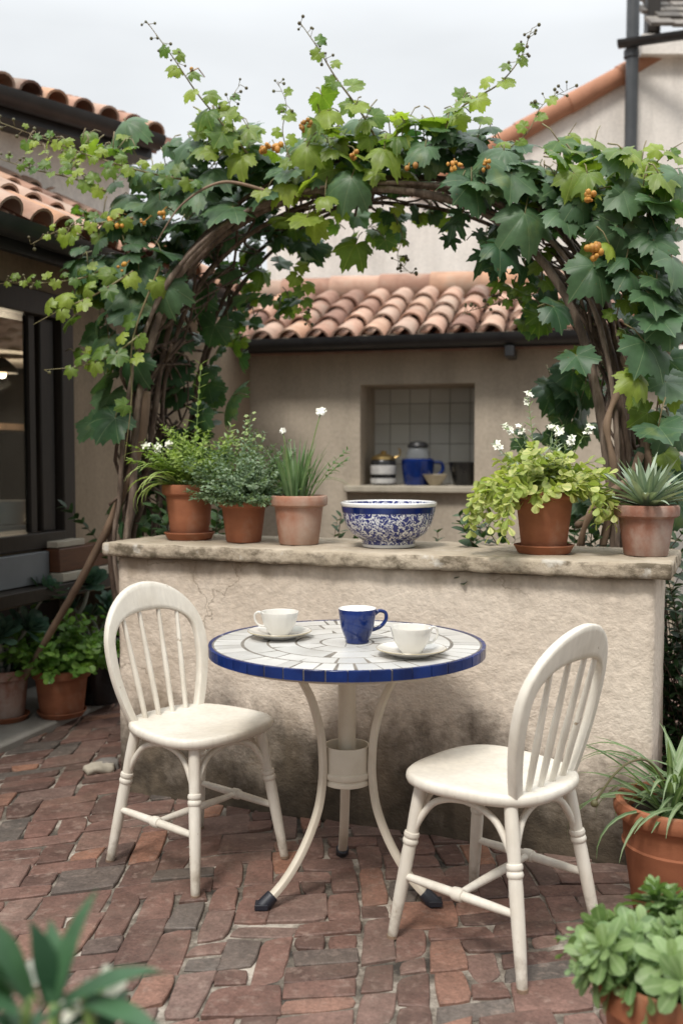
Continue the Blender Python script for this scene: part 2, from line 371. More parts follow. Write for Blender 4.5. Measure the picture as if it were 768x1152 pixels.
f = ramp(nt, noise_node(nt, 1.4, 7, .65).outputs['Fac'], [(.45, 0.0), (.7, .22)]).outputs[0]
col = mixc(nt, f, col, (.22, .16, .125))
L.new(col, b.inputs['Base Color'])
L.new(ramp(nt, noise_node(nt, 9, 5).outputs['Fac'], [(.3, .5), (.7, .85)]).outputs[0], b.inputs['Roughness']); b.inputs['Specular IOR Level'].default_value = .35
nb = bump(nt, noise_node(nt, 16, 6, .6).outputs['Fac'], .5, .012)
L.new(bump(nt, noise_node(nt, 130, 5).outputs['Fac'], .35, .003, nb), b.inputs['Normal']); MT['brick'] = m
m, nt, N, L, b = new_mat('lime_mortar')
col = ramp(nt, noise_node(nt, 5, 8, .7).outputs['Fac'], [(.39, (.035, .029, .023)), (.50, (.15, .125, .098)), (.62, (.42, .37, .31))]).outputs[0]
L.new(col, b.inputs['Base Color']); b.inputs['Roughness'].default_value = .95
L.new(bump(nt, noise_node(nt, 90, 6).outputs['Fac'], .7, .006), b.inputs['Normal']); MT['mortar'] = m
m, nt, N, L, b = new_mat('ground_earth')
L.new(ramp(nt, noise_node(nt, 1.5, 8).outputs['Fac'], [(.3, (.09, .07, .05)), (.7, (.17, .14, .105))]).outputs[0], b.inputs['Base Color']); b.inputs['Roughness'].default_value = .95
L.new(bump(nt, noise_node(nt, 30, 6).outputs['Fac'], .6, .02), b.inputs['Normal']); MT['earth'] = m
# coping stone with lichen
m, nt, N, L, b = new_mat('lichened_coping_stone')
col = ramp(nt, noise_node(nt, 7, 7, .6).outputs['Fac'], [(.3, (.36, .295, .215)), (.7, (.50, .425, .33))]).outputs[0]
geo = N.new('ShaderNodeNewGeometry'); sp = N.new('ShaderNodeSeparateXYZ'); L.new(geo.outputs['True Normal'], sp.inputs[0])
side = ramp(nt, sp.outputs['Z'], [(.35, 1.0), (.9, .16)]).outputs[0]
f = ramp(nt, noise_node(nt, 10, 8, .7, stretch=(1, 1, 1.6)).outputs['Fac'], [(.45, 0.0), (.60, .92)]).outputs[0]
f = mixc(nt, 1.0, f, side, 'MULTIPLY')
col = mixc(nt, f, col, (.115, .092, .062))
f = ramp(nt, noise_node(nt, 8.5, 6, .55).outputs['Fac'], [(.6, 0.0), (.66, .8)]).outputs[0]
f = mixc(nt, 1.0, f, ramp(nt, sp.outputs['Z'], [(.35, 1.0), (.9, .3)]).outputs[0], 'MULTIPLY')
col = mixc(nt, f, col, (.58, .545, .48))
L.new(col, b.inputs['Base Color']); b.inputs['Roughness'].default_value = .93; b.inputs['Specular IOR Level'].default_value = .2
nb = bump(nt, noise_node(nt, 18, 8, .65).outputs['Fac'], .7, .015)
L.new(bump(nt, noise_node(nt, 110, 5).outputs['Fac'], .4, .003, nb), b.inputs['Normal']); MT['coping'] = m
# vine bark
m, nt, N, L, b = new_mat('vine_bark')
n = noise_node(nt, 40, 6, .65, stretch=(1, 1, .22))
col = ramp(nt, n.outputs['Fac'], [(.3, (.030, .020, .015)), (.5, (.105, .068, .047)), (.72, (.23, .17, .13))]).outputs[0]
L.new(col, b.inputs['Base Color']); b.inputs['Roughness'].default_value = .85
L.new(bump(nt, n.outputs['Fac'], .9, .008), b.inputs['Normal']); MT['bark'] = m
m2 = m.copy(); m2.name = 'smooth_vine_bark'
for e, c_ in zip([x for x in m2.node_tree.nodes if x.type == 'VALTORGB'][0].color_ramp.elements, ((.07, .05, .038), (.16, .115, .085), (.30, .235, .185))): e.color = (*c_, 1)
MT['barklight'] = m2
MT['barkpale'] = plain('dry_stick_bark', (.26, .175, .115), (.16, .105, .07), scale=14, rough=.8, bmp=.5, bscale=50, stretch=(1, 1, .25))
MT['twig'] = plain('green_brown_twig', (.21, .19, .085), (.16, .115, .05), scale=9, rough=.6)
MT['greenstem'] = plain('green_stem', (.17, .25, .07), (.13, .20, .06), scale=9, rough=.5)
MT['greystem'] = plain('grey_stem', (.36, .35, .30), (.28, .27, .23), scale=9, rough=.7)
MT['berry'] = plain('orange_berry', (.62, .33, .05), (.44, .17, .025), scale=45, rough=.55, rnd=.4, bmp=.4, bscale=120)
MT['bud'] = plain('dry_bud', (.12, .12, .05), (.09, .07, .03), rough=.6)
MT['petal'] = plain('white_petal', (.78, .77, .68), (.70, .70, .56), scale=20, rough=.55)
# blue and white bowl
m, nt, N, L, b = new_mat('blue_and_white_glaze')
w = noise_node(nt, 26, 2); tc = N.new('ShaderNodeTexCoord'); va = N.new('ShaderNodeVectorMath'); va.operation = 'MULTIPLY_ADD'; va.inputs[1].default_value = (.11, .11, .11)
L.new(w.outputs['Color'], va.inputs[0]); L.new(tc.outputs['Object'], va.inputs[2])
vo = N.new('ShaderNodeTexVoronoi'); vo.feature = 'DISTANCE_TO_EDGE'; vo.inputs['Scale'].default_value = 30; L.new(va.outputs[0], vo.inputs['Vector'])
v2 = N.new('ShaderNodeTexVoronoi'); v2.feature = 'F1'; v2.inputs['Scale'].default_value = 62; L.new(va.outputs[0], v2.inputs['Vector'])
f1 = ramp(nt, vo.outputs['Distance'], [(.035, 1.0), (.055, 0.0)]).outputs[0]
f2 = ramp(nt, v2.outputs['Distance'], [(.36, 1.0), (.41, 0.0)]).outputs[0]
f2 = mixc(nt, 1.0, f2, ramp(nt, noise_node(nt, 30, 2).outputs['Fac'], [(.44, 0.0), (.48, 1.0)]).outputs[0], 'MULTIPLY')
f = mixc(nt, 1.0, f1, f2, 'LIGHTEN')
L.new(mixc(nt, f, (.010, .022, .17), (.72, .73, .75)), b.inputs['Base Color']); b.inputs['Roughness'].default_value = .15; b.inputs['Coat Weight'].default_value = .4; MT['bowl'] = m

MT['lf_vine'] = leafmat('vine_leaf_mature', (.034, .086, .036), (.105, .185, .085), (.22, .29, .15), .8, .24, .45, .4)
MT['lf_vine2'] = leafmat('vine_leaf_young', (.075, .155, .03), (.31, .385, .06), (.42, .47, .14), .8, .4, .42, .4)
MT['lf_mint'] = leafmat('mint_leaf', (.10, .22, .04), (.21, .36, .07), (.24, .36, .11), .85, .25)
MT['lf_dark'] = leafmat('succulent_leaf', (.045, .105, .072), (.11, .19, .125), None, .8, .1, .4)
MT['lf_shrub'] = leafmat('shrub_leaf', (.025, .055, .022), (.06, .11, .04), None, .8, .2)
MT['lf_lush'] = leafmat('lush_leaf', (.10, .17, .06), (.22, .31, .125), (.29, .37, .19), .8, .25)
MT['lf_spider'] = leafmat('spider_plant_leaf', (.085, .145, .058), (.17, .235, .11), (.30, .36, .22), .6, .25)
MT['lf_spiderpale'] = leafmat('striped_strap_leaf', (.42, .50, .17), (.55, .60, .28), (.14, .25, .05), .35, .3)
MT['lf_lime'] = leafmat('lime_feathery_leaf', (.17, .26, .05), (.34, .43, .11), None, .8, .3)
MT['lf_sedum'] = leafmat('pale_sedum_leaf', (.24, .35, .12), (.38, .46, .20), None, .8, .25)
MT['lf_thyme'] = leafmat('grey_green_herb_leaf', (.11, .175, .10), (.25, .325, .20), None, .8, .25)
MT['lf_chive'] = leafmat('chive_leaf', (.11, .20, .075), (.22, .32, .15), None, .8, .2)
MT['lf_gold'] = leafmat('golden_variegated_leaf', (.24, .31, .07), (.58, .57, .24), (.34, .41, .12), .6, .3)
MT['lf_silver'] = leafmat('silver_leaf', (.22, .30, .20), (.42, .48, .36), None, .8, .2)
MT['lf_agave'] = leafmat('agave_leaf', (.17, .235, .16), (.34, .40, .30), (.33, .39, .28), .6, .1, .5)
MT['lf_fore'] = leafmat('oleander_leaf', (.020, .062, .028), (.055, .125, .058), None, .8, .2)

# ------------------------------------------------------------------ plant shapes
LOBES = [(0, 1.0), (52, .94), (-52, .94), (104, .78), (-104, .78), (150, .58), (-150, .58)]
def grape_outline(depth=.36):
    out = []
    for i in range(-25, 26):
        th = i * 6.5; r = .0
        for (a, L_) in LOBES:
            d = abs(th - a)
            r = max(r, L_ * (1 - depth * min(1, d / 27) ** 1.5 - max(0, d - 27) / 40))
        tooth = .048 * (1 if i % 2 == 0 else -1) + .03 * math.sin(i * 1.7)
        if abs(th) > 157: r = .30
        out.append((R(th), max(.16, r * (1 + tooth)), 1.0 if (th in (0.0, 52.0, -52.0, 104.0, -104.0)) else 0.0, th))
    return out
OUTL = [grape_outline(.20), grape_outline(.29), grape_outline(.52)]
def grape_leaf(mb, pos, tip, nrm, size, rnd, kind=None, cup=None, m=0):
    """lobed, toothed vine leaf; size = length from the stalk to the tip"""
    nrm = nrm.normalized(); tip = (tip - nrm * tip.dot(nrm)).normalized(); xd = tip.cross(nrm)
    o = OUTL[kind if kind is not None else random.choice((0, 0, 1))]
    droop = (cup if cup is not None else U(.0, .75)) + U(0, .1); fold = U(-.04, .24); twist = U(-.28, .28); wav = U(.03, .11); ph = U(0, 6)
    c = mb.vert(pos, 1.0); prev = None
    rings = []
    for s in (.38, .72, 1.0):
        ring = []
        for (a, r, vn, th) in o:
            rr = r * s
            dv = min(abs(th - q) for q in (0, 52, -52, 104, -104)) / 26
            x = rr * math.sin(a); y = rr * math.cos(a)
            z = -droop * rr * rr + fold * abs(x) * .9 + .05 * min(1, dv) * rr * (1.2 - s) + twist * x * y + wav * math.sin(a * 5 + ph) * rr * rr
            ring.append(mb.vert(pos + (xd * x + tip * y + nrm * z) * size, vn))
        rings.append(ring)
    for i in range(len(o) - 1):
        mb.face((c, rings[0][i], rings[0][i + 1]), rnd, m)
        mb.face((rings[0][i], rings[1][i], rings[1][i + 1], rings[0][i + 1]), rnd, m)
        mb.face((rings[1][i], rings[2][i], rings[2][i + 1], rings[1][i + 1]), rnd, m)

def leaflet(mb, pos, tip, nrm, L_, w, rnd, curl=.2, fold=.15, m=0, shape=0):
    nrm = nrm.normalized(); tip = (tip - nrm * tip.dot(nrm))
    if tip.length < 1e-6: tip = nrm.orthogonal()
    tip = tip.normalized(); xd = tip.cross(nrm)
    prof = ((0, .12), (.2, .75), (.45, 1.0), (.72, .8), (.9, .42), (1, .05)) if shape == 0 else ((0, .15), (.3, .5), (.6, .95), (.82, 1.0), (.95, .6), (1, .12))
    rows = []
    for (s, ww) in prof:
        q = pos + tip * (s * L_) - nrm * (curl * L_ * s * s)
        hw = w * .5 * ww
        rows.append((mb.vert(q - xd * hw + nrm * fold * hw, 0), mb.vert(q, 1.0), mb.vert(q + xd * hw + nrm * fold * hw, 0)))
    for a, b_ in zip(rows, rows[1:]):
        mb.face((a[0], b_[0], b_[1], a[1]), rnd, m); mb.face((a[1], b_[1], b_[2], a[2]), rnd, m)

def stem_path(base, az, el, L_, droop, n=8, wig=0.0):
    """path of a stem that leaves base at azimuth az, elevation el and bends down by droop radians"""
    p = V(base); out = [p.copy()]; e = el; a = az
    for i in range(n):
        e -= droop / n * (0.4 + 1.2 * i / n); a += U(-wig, wig)
        p = p + V((math.cos(a) * math.cos(e), math.sin(a) * math.cos(e), math.sin(e))) * (L_ / n)
        out.append(p.copy())
    return out

def strap(mb, pts, w, rnd, fold=.25, wpeak=.3, m=0, twist=0.0, w0=.6):
    N_ = len(pts) - 1; rows = []
    side = None
    for i, p in enumerate(pts):
        t = (pts[min(i + 1, N_)] - pts[max(i - 1, 0)]).normalized()
        if side is None:
            side = t.cross(V((0, 0, 1)))
            if side.length < .05: side = V((U(-1, 1), U(-1, 1), 0))
            if twist: side.rotate(Matrix.Rotation(twist, 3, t))
        side = (side - t * side.dot(t)).normalized(); up = side.cross(t)
        s = i / N_
        ww = (w0 + (1 - w0) * s / wpeak) if s < wpeak else max(.04, 1 - ((s - wpeak) / (1 - wpeak)) ** 1.8)
        hw = w * .5 * ww
        rows.append((mb.vert(p - side * hw + up * fold * hw, 0), mb.vert(p, 1.0), mb.vert(p + side * hw + up * fold * hw, 0)))
    for a, b_ in zip(rows, rows[1:]):
        mb.face((a[0], b_[0], b_[1], a[1]), rnd, m); mb.face((a[1], b_[1], b_[2], a[2]), rnd, m)

def leafy_stem(mbl, mbs, pts, gap, L_, w, rad=.0018, ang=R(55), pairs=True, start=.15, shape=0, rlo=0, rhi=1, curl=.25, taper=.4, jit=.35, whorl=0, spray=None):
    """leaves along a stem path"""
    N_ = len(pts) - 1
    mbs.tube(pts, [rad * (1 - .6 * i / N_) for i in range(N_ + 1)], 5)
    tot = sum((pts[i + 1] - pts[i]).length for i in range(N_))
    k = max(2, int(tot * (1 - start) / gap)); ph = U(0, 6)
    for j in range(k + 1):
        s = start + (1 - start) * j / k; f = s * N_; i = min(int(f), N_ - 1)
        p = pts[i].lerp(pts[i + 1], f - i); t = (pts[i + 1] - pts[i]).normalized()
        a = t.orthogonal().normalized(); c = t.cross(a)
        cnt = whorl or (2 if pairs else 1)
        for q in range(cnt):
            th = ph + j * 1.57 + q * 2 * PI / cnt + U(-.4, .4) * (1 if not pairs else .5)
            if not pairs and not whorl: th = ph + j * 2.4
            out = a * math.cos(th) + c * math.sin(th)
            an = ang * (1 - .5 * s) + U(-jit, jit) * .6
            tip = t * math.cos(an) + out * math.sin(an) + V((U(-jit, jit), U(-jit, jit), U(-jit, jit))) * .35
            nrm = (t * math.sin(an) - out * math.cos(an)); nrm = nrm if nrm.z > -.2 else -nrm
            nrm = nrm + V((0, 0, .45)) + V((U(-1, 1), U(-1, 1), U(-1, 1))) * jit * .6
            sz = (1 - taper * s) * U(.75, 1.15)
            leaflet(mbl, p, tip, nrm, L_ * sz, w * sz, U(rlo, rhi), curl * U(.4, 1.4), .18, 0, shape)

def flower(mb, c, up, rad, n=5, r=.9, m=0):
    up = up.normalized(); a = up.orthogonal().normalized(); b_ = up.cross(a)
    ph = U(0, 6)
    for k in range(n):
        th = ph + 2 * PI * k / n; o = a * math.cos(th) + b_ * math.sin(th)
        leaflet(mb, c, o + up * .45, up - o * .3, rad, rad * .7, r, .25, .2, m)

def spray(t, name, mat, pts, n, lo, hi, sx=.016, back=3, petals=5):
    mb = MB()
    for j in range(n): flower(mb, pts[-1].lerp(pts[-back], U(0, .7)) + V((U(-sx, sx), U(-sx, sx) * .8, U(-.01, sx))), V((U(-.7, .7), -.65, U(.3, 1))), U(lo, hi), petals)
    mb.build(name, mat, t, angle=0)

def pot_prof(h, rt, rb, rim=.2, lip=.012, wall=.012, soil=.86):
    z1 = h * (1 - rim); rmid = rb + (rt - lip - rb) * (z1 / h)
    return [(0, 0), (rb * .7, 0), (rb - .003, 0), (rb, .004), (rb * 1.0 + (rmid - rb) * .5, z1 * .5), (rmid, z1 - .003), (rmid + lip * .7, z1), (rt - lip * .15, z1 + .005), (rt, z1 + .4 * (h - z1)), (rt, h - .006), (rt - .004, h - .0008),
            (rt - wall * .6, h), (rt - wall, h - .005), (rt - wall - .004, h * soil), (0, h * soil)]
def potted(name, label, loc, h, rt, rb, mat, soil=.86, n=48, rim=.2, lip=.012, prof=None, group='terracotta pots with plants', cat='potted plant', tilt=None):
    t = thing(name, label, cat, loc, U(0, 3), group)
    mb = MB(); mb.lathe(prof or pot_prof(h, rt, rb, rim, lip, soil=soil), n=n); mb.build('pot', mat, t)
    mb = MB(); rr = rt - .016; nz = []
    cz = h * soil + .004
    ci = mb.vert((0, 0, cz + .006)); last = None
    for k in range(1, 7):
        ring = [mb.vert((rr * k / 6 * math.cos(2 * PI * j / 28), rr * k / 6 * math.sin(2 * PI * j / 28), cz + U(-.003, .006))) for j in range(28)]
        for j in range(28):
            if last is None: mb.face((ci, ring[j], ring[(j + 1) % 28]))
            else: mb.face((last[j], ring[j], ring[(j + 1) % 28], last[(j + 1) % 28]))
        last = ring
    mb.build('soil', MT['soil'], t)
    t.rotation_euler = (0, 0, 0)
    return t, h * soil
def saucer_dish(label, loc, r, h=.028, mat=None):
    mb = MB(); mb.lathe([(0, 0), (r * .84, 0), (r * .86, .002), (r * .97, h - .006), (r * 1.0, h - .003), (r * 1.0, h), (r * .965, h + .001), (r * .94, h - .005), (r * .86, .009), (0, .009)], n=48)
    o = mb.build('plant_saucer', mat or MT['terra']); o.location = loc
    return tag(o, label, 'plant saucer', 'terracotta saucers under pots')

# ================================================================== SETTING
# ground sheet to the horizon
mb = MB(); S = 400
for i in range(2): pass
i = [mb.vert(p) for p in ((-S, -S, -.03), (S, -S, -.03), (S, S, -.03), (-S, S, -.03))]; mb.face(i)
struct(mb.build('ground', MT['earth']))

# garden wall frame: front right corner and directions
WANG = R(22); WU = V((math.cos(WANG), -math.sin(WANG), 0)); WB = V((math.sin(WANG), math.cos(WANG), 0))
WR = V((.965, 3.05, 0)); WLEN = 1.965; WTH = .44; WL = WR - WU * WLEN
WTOP = .98; CAPT = .052

# brick paving: a packed grid of 1x2, 2x1, 2x2 and 1x1 pavers, warped, every paver a raised block
def warp(x, y):
    n1 = noise.noise_vector(V((x * .55, y * .55, 3.1))); n2 = noise.noise_vector(V((x * 2.3, y * 2.3, 9.7)))
    n3 = noise.noise_vector(V((x * 7, y * 7, 1.7)))
    k_ = max(0.0, -(x + .35)); y = y - .42 * k_ * k_ / (k_ + .5) + .07 * x
    return V((x + n1.x * .15 + n2.x * .004 + n3.x * .002, y + n1.y * .19 + n2.y * .005 + n3.y * .002, 0))
rng = random.Random(21)
GW, GH = .094, .081
NX, NY = 56, 84; X0, Y0 = -2.95, .55
occ = [[False] * NY for _ in range(NX)]
bk = MB()
def paver(x0, y0, x1, y1):
    g = rng.choice((.0015, .002, .003, .004, .006)); zt = rng.uniform(-.004, .004); tx = rng.uniform(-.03, .03); ty = rng.uniform(-.03, .03); cj = [V((rng.gauss(0, .006), rng.gauss(0, .006), 0)) for _ in range(4)]
    seg = []
    nx = max(1, round((x1 - x0) / GW)) * 2; ny = max(1, round((y1 - y0) / GH)) * 2
    pts = [(x0 + (x1 - x0) * k / nx, y0) for k in range(nx)] + [(x1, y0 + (y1 - y0) * k / ny) for k in range(ny)] + \
          [(x1 - (x1 - x0) * k / nx, y1) for k in range(nx)] + [(x0, y1 - (y1 - y0) * k / ny) for k in range(ny)]
    cx, cy = (x0 + x1) / 2, (y0 + y1) / 2; wc = warp(cx, cy)
    if wc.y < .9: return
    # leave the strip of concrete and the inside of the garden wall free
    r = rng.random()
    top = []; mid = []; bot = []
    rs = random.Random(rng.random())
    crn = {0: 1, nx: 1, nx + ny: 1, 2 * nx + ny: 1}
    for k, (x, y) in enumerate(pts):
        w = warp(x, y)
        sx = 1 if x < cx - 1e-6 else -1 if x > cx + 1e-6 else 0
        sy = 1 if y < cy - 1e-6 else -1 if y > cy + 1e-6 else 0
        ex = sx if (abs(x - x0) < 1e-6 or abs(x - x1) < 1e-6) else 0
        ey = sy if (abs(y - y0) < 1e-6 or abs(y - y1) < 1e-6) else 0
        j = rs.uniform(-.0013, .0013)
        cut = .009 * rs.random() ** 2 if k in crn else 0
        gg = g + j + cut
        fx_, fy_ = (x - x0) / (x1 - x0), (y - y0) / (y1 - y0)
        w = w + (cj[0] * (1 - fx_) + cj[1] * fx_) * (1 - fy_) + (cj[3] * (1 - fx_) + cj[2] * fx_) * fy_
        p = w + V((ex * gg, ey * gg, 0))
        z = .016 + zt + (w.x - wc.x) * tx + (w.y - wc.y) * ty
        bot.append(bk.vert((p.x, p.y, -.012))); mid.append(bk.vert((p.x, p.y, z - .0032)))
        q = p + V((ex * .0028, ey * .0028, 0)); top.append(bk.vert((q.x, q.y, z + rs.uniform(-.0006, .0006))))
    n = len(pts); c = bk.vert((wc.x, wc.y, .016 + zt + rs.uniform(-.0015, .0005)))
    for k in range(n):
        l = (k + 1) % n
        bk.face((bot[k], bot[l], mid[l], mid[k]), r); bk.face((mid[k], mid[l], top[l], top[k]), r); bk.face((top[k], top[l], c), r)
for j in range(NY):
    for i in range(NX):
        if occ[i][j]: continue
        for (a, b_) in rng.choices([[(2, 1), (1, 1)], [(1, 2), (1, 1)], [(2, 2), (2, 1), (1, 1)], [(3, 1), (2, 1), (1, 1)], [(1, 3), (1, 2), (1, 1)], [(1, 1)]], [36, 27, 14, 7, 9, 8])[0]:
            if i + a <= NX and j + b_ <= NY and not any(occ[i + p][j + q] for p in range(a) for q in range(b_)):
                for p in range(a):
                    for q in range(b_): occ[i + p][j + q] = True
                paver(X0 + i * GW, Y0 + j * GH, X0 + (i + a) * GW, Y0 + (j + b_) * GH); break
o = struct(bk.build('brick_paving', MT['brick'], angle=30))
mb = MB(); nx, ny = 50, 60
g = [[mb.vert((X0 - .2 + 5.4 * a / nx, Y0 - .2 + 6.5 * c / ny, .008 + .005 * noise.noise(V((a * .9, c * .9, 0))))) for c in range(ny + 1)] for a in range(nx + 1)]
for a in range(nx):
    for c in range(ny): mb.face((g[a][c], g[a + 1][c], g[a + 1][c + 1], g[a][c + 1]))
struct(mb.build('mortar_bed', MT['mortar']))

# facade line of the left house and the concrete strip in front of it
F0, F1 = V((-1.68, 4.2, 0)), V((-.64, 7.02, 0)); FU = (F1 - F0).normalized(); FN = V((FU.y, -FU.x, 0))   # FN points into the court
FANG = math.atan2(FU.y, FU.x)
mb = MB()
a0 = V((-1.47, 4.30, 0)); a1 = V((-1.02, 5.75, 0)); d = (a1 - a0).normalized(); nrm = V((-d.y, d.x, 0))
P0 = a0 - d * 1.2; P1 = a1 + d * 1.6
q = [P0, P1, P1 + nrm * 2.0, P0 + nrm * 2.0]
lo = [mb.vert((p.x, p.y, -.02)) for p in q]; hi = [mb.vert((p.x, p.y, .05)) for p in q]
mb.face(hi)
for k in range(4): mb.face((lo[k], lo[(k + 1) % 4], hi[(k + 1) % 4], hi[k]))
struct(mb.build('concrete_path', MT['concrete'], bevel=.012))

# ---------------------------------------------------------------- garden wall
def rough_box(mb, M, hx, hy, hz, step, rad, amp, freq, seed=0.0, bottom=True):
    """box with rounded corners and an uneven surface; M places it, half sizes hx hy hz"""
    h = (hx, hy, hz); key = {}
    def vtx(p):
        k = tuple(round(c, 5) for c in p)
        if k in key: return key[k]
        v = V(p); inn = V([max(-(h[a] - rad), min(h[a] - rad, v[a])) for a in range(3)]); dd = v - inn
        if dd.length > 1e-9: v = inn + dd.normalized() * min(rad, max(abs(c) for c in dd))
        w = M @ v
        nz = noise.noise_vector(w * freq + V((seed, 0, 0))) * amp + noise.noise_vector(w * freq * 3.7 + V((seed, 5, 0))) * amp * .5
        key[k] = mb.vert(w + nz); return key[k]
    n = [max(2, int(2 * c / step)) for c in h]
    for ax in range(3):
        u, w = (ax + 1) % 3, (ax + 2) % 3
        for sg in (-1, 1):
            if ax == 2 and sg == -1 and not bottom: continue
            for i in range(n[u]):
                for j in range(n[w]):
                    q = []
                    for (a, c) in ((0, 0), (1, 0), (1, 1), (0, 1)):
                        p = [0, 0, 0]; p[ax] = sg * h[ax]; p[u] = -h[u] + 2 * h[u] * (i + a) / n[u]; p[w] = -h[w] + 2 * h[w] * (j + c) / n[w]; q.append(vtx(p))
                    mb.face(q if sg > 0 else q[::-1])
wall = thing('garden_wall', 'low cream stucco garden wall with a lichened stone coping behind the table', 'garden wall', WR)
RW = Matrix.Rotation(-WANG, 4, 'Z')
mb = MB(); cz = (WTOP - CAPT) / 2
rough_box(mb, RW @ Matrix.Translation((-WLEN / 2, WTH / 2, cz - .01)), WLEN / 2, WTH / 2, cz + .01, .022, .018, .004, 6)
mb.build('wall_body', MT['wall'], wall, angle=0)
mb = MB(); OV = .045
rough_box(mb, RW @ Matrix.Translation((-WLEN / 2 + .005, WTH / 2, WTOP - CAPT / 2)), WLEN / 2 + OV, WTH / 2 + OV, CAPT / 2, .012, .008, .0040, 12, 4.0)
mb.build('coping', MT['coping'], wall, angle=0)
def on_wall(px, v):
    """point of the wall top at photo column px, v metres behind the front face"""
    s = (px - 384) / FPX; o_ = WR + WB * v
    l = (o_.x - s * o_.y) / (WU.x - s * WU.y)
    p = o_ - WU * l
    return V((p.x, p.y, WTOP + .002))

# ---------------------------------------------------------------- tiled roofs
def barrel_roof(mb, o, u, up, wid, length, pitch=.22, row=.34, rr=.085, seed=1):
    """curved clay tiles: o = lower left corner, u along the eave, up = up the slope (both unit)"""
    rg = random.Random(seed); n = u.cross(up).normalized()
    nc = int(wid / pitch); nr = int(length / row)
    def half(c, d, r0, r1, L_, sgn, rv, nseg=8, th=.014):
        rows = []
        for (s, r_) in ((0, r0), (.5, (r0 + r1) / 2), (1, r1)):
            rows.append([mb.vert(c + d * (L_ * s) + u * (r_ * math.cos(PI * k / nseg)) + n * (sgn * r_ * math.sin(PI * k / nseg) * .9)) for k in range(nseg + 1)])
        inn = [mb.vert(c + u * ((r0 - th) * math.cos(PI * k / nseg)) + n * (sgn * (r0 - th) * math.sin(PI * k / nseg) * .9)) for k in range(nseg + 1)]
        for a, b_ in zip(rows, rows[1:]):
            for k in range(nseg): mb.face((a[k], b_[k], b_[k + 1], a[k + 1]) if sgn > 0 else (a[k + 1], b_[k + 1], b_[k], a[k]), rv)
        for k in range(nseg): mb.face((rows[0][k], rows[0][k + 1], inn[k + 1], inn[k]), rv)
    for c in range(nc + 1):
        for r in range(nr):
            d = (up + n * -.0).normalized()
            base = o + u * (c * pitch + rg.uniform(-.008, .008)) + up * (r * row - (.05 if r == 0 else 0) + rg.uniform(-.012, .012))
            half(base + n * (.055 + rg.uniform(0, .008)), (d - n * .045).normalized(), rr * 1.12, rr * .92, row * 1.18, 1, rg.random())
            half(base + u * pitch * .5 + n * .055, (d - n * .03).normalized(), rr * .95, rr * 1.05, row * 1.15, -1, rg.random() * .5)
    # deck below the tiles
    c = [o - n * .02, o + u * wid - n * .02, o + u * wid + up * length - n * .02, o + up * length - n * .02]
    a = [mb.vert(p) for p in c]; mb.face(a, .1)
    b2 = [mb.vert(p - n * .04) for p in c]; mb.face(b2[::-1], .1)
    for k in range(4): mb.face((a[k], b2[k], b2[(k + 1) % 4], a[(k + 1) % 4]), .1)
def gutter_mesh(mb, a, b_, r=.06, seg=8):
    d = (b_ - a).normalized(); side = d.cross(V((0, 0, 1))).normalized()
    outer = []; inner = []
    for p in (a, b_):
        outer.append([mb.vert(p + side * (r * math.cos(PI + PI * k / seg)) + V((0, 0, r * math.sin(PI + PI * k / seg)))) for k in range(seg + 1)])
        inner.append([mb.vert(p + side * ((r - .006) * math.cos(PI + PI * k / seg)) + V((0, 0, (r - .006) * math.sin(PI + PI * k / seg)))) for k in range(seg + 1)])
    for k in range(seg):
        mb.face((outer[0][k], outer[0][k + 1], outer[1][k + 1], outer[1][k])); mb.face((inner[0][k + 1], inner[0][k], inner[1][k], inner[1][k + 1]))
    for e in (0, 1):
        mb.face(outer[e] if e else outer[e][::-1])
    for k in (0, seg): mb.face((outer[0][k], outer[1][k], inner[1][k], inner[0][k]))

# ---------------------------------------------------------------- kitchen outbuilding behind the wall (local frame)
BANG = R(14)
kb = thing('kitchen_outbuilding', 'low beige outbuilding with clay tiled roof and a recessed serving niche', 'outbuilding', (-.64, 7.02, 0), -BANG)
def kp(px, py, y=0.0):
    """local coordinates on a plane y = const of the outbuilding seen at a pixel"""
    u = V((math.cos(BANG), -math.sin(BANG), 0)); w = V((math.sin(BANG), math.cos(BANG), 0)); o_ = V((-.64, 7.02, 0)) + w * y
    d = P(px, py, 1.0) - V((0, 0, CAMZ)); c = V((0, 0, CAMZ))
    t = (o_ - c).dot(w) / d.dot(w); p = c + d * t - V((-.64, 7.02, 0))
    return V((p.dot(u), p.dot(w), p.z))
nA = kp(405, 433); nB = kp(533, 547); NXL, NXR, NZ0, NZ1 = nA.x, nB.x, nB.z, nA.z; ND = .46; WXL, WXR, WH = -1.2, 2.85, kp(460, 384).z + .05
mb = MB(); T = .5
mb.box(WXL, NXL, 0, T, 0, WH); mb.box(NXR, WXR, 0, T, 0, WH); mb.box(NXL, NXR, 0, T, 0, NZ0 - .02); mb.box(NXL, NXR, 0, T, NZ1, WH)
mb.box(WXL, WXL + .2, T, 2.5, 0, WH); mb.box(WXR - .2, WXR, T, 2.5, 0, WH)
mb.build('wall', MT['house'], kb)
mb = MB(); mb.box(NXL - .1, NXR + .06, -.07, ND, NZ0 - .045, NZ0); mb.build('sill', MT['stone'], kb, bevel=.008)
mb = MB(); mb.box(NXL - .02, NXR + .02, ND + .02, ND + .05, NZ0 - .05, NZ1 + .02); mb.build('niche_backing', MT['tilegrout'], kb)
mb = MB(); rg = random.Random(4)
ts = .145
nxt = int((NXR - NXL) / ts) + 2; nzt = int((NZ1 - NZ0) / ts) + 2
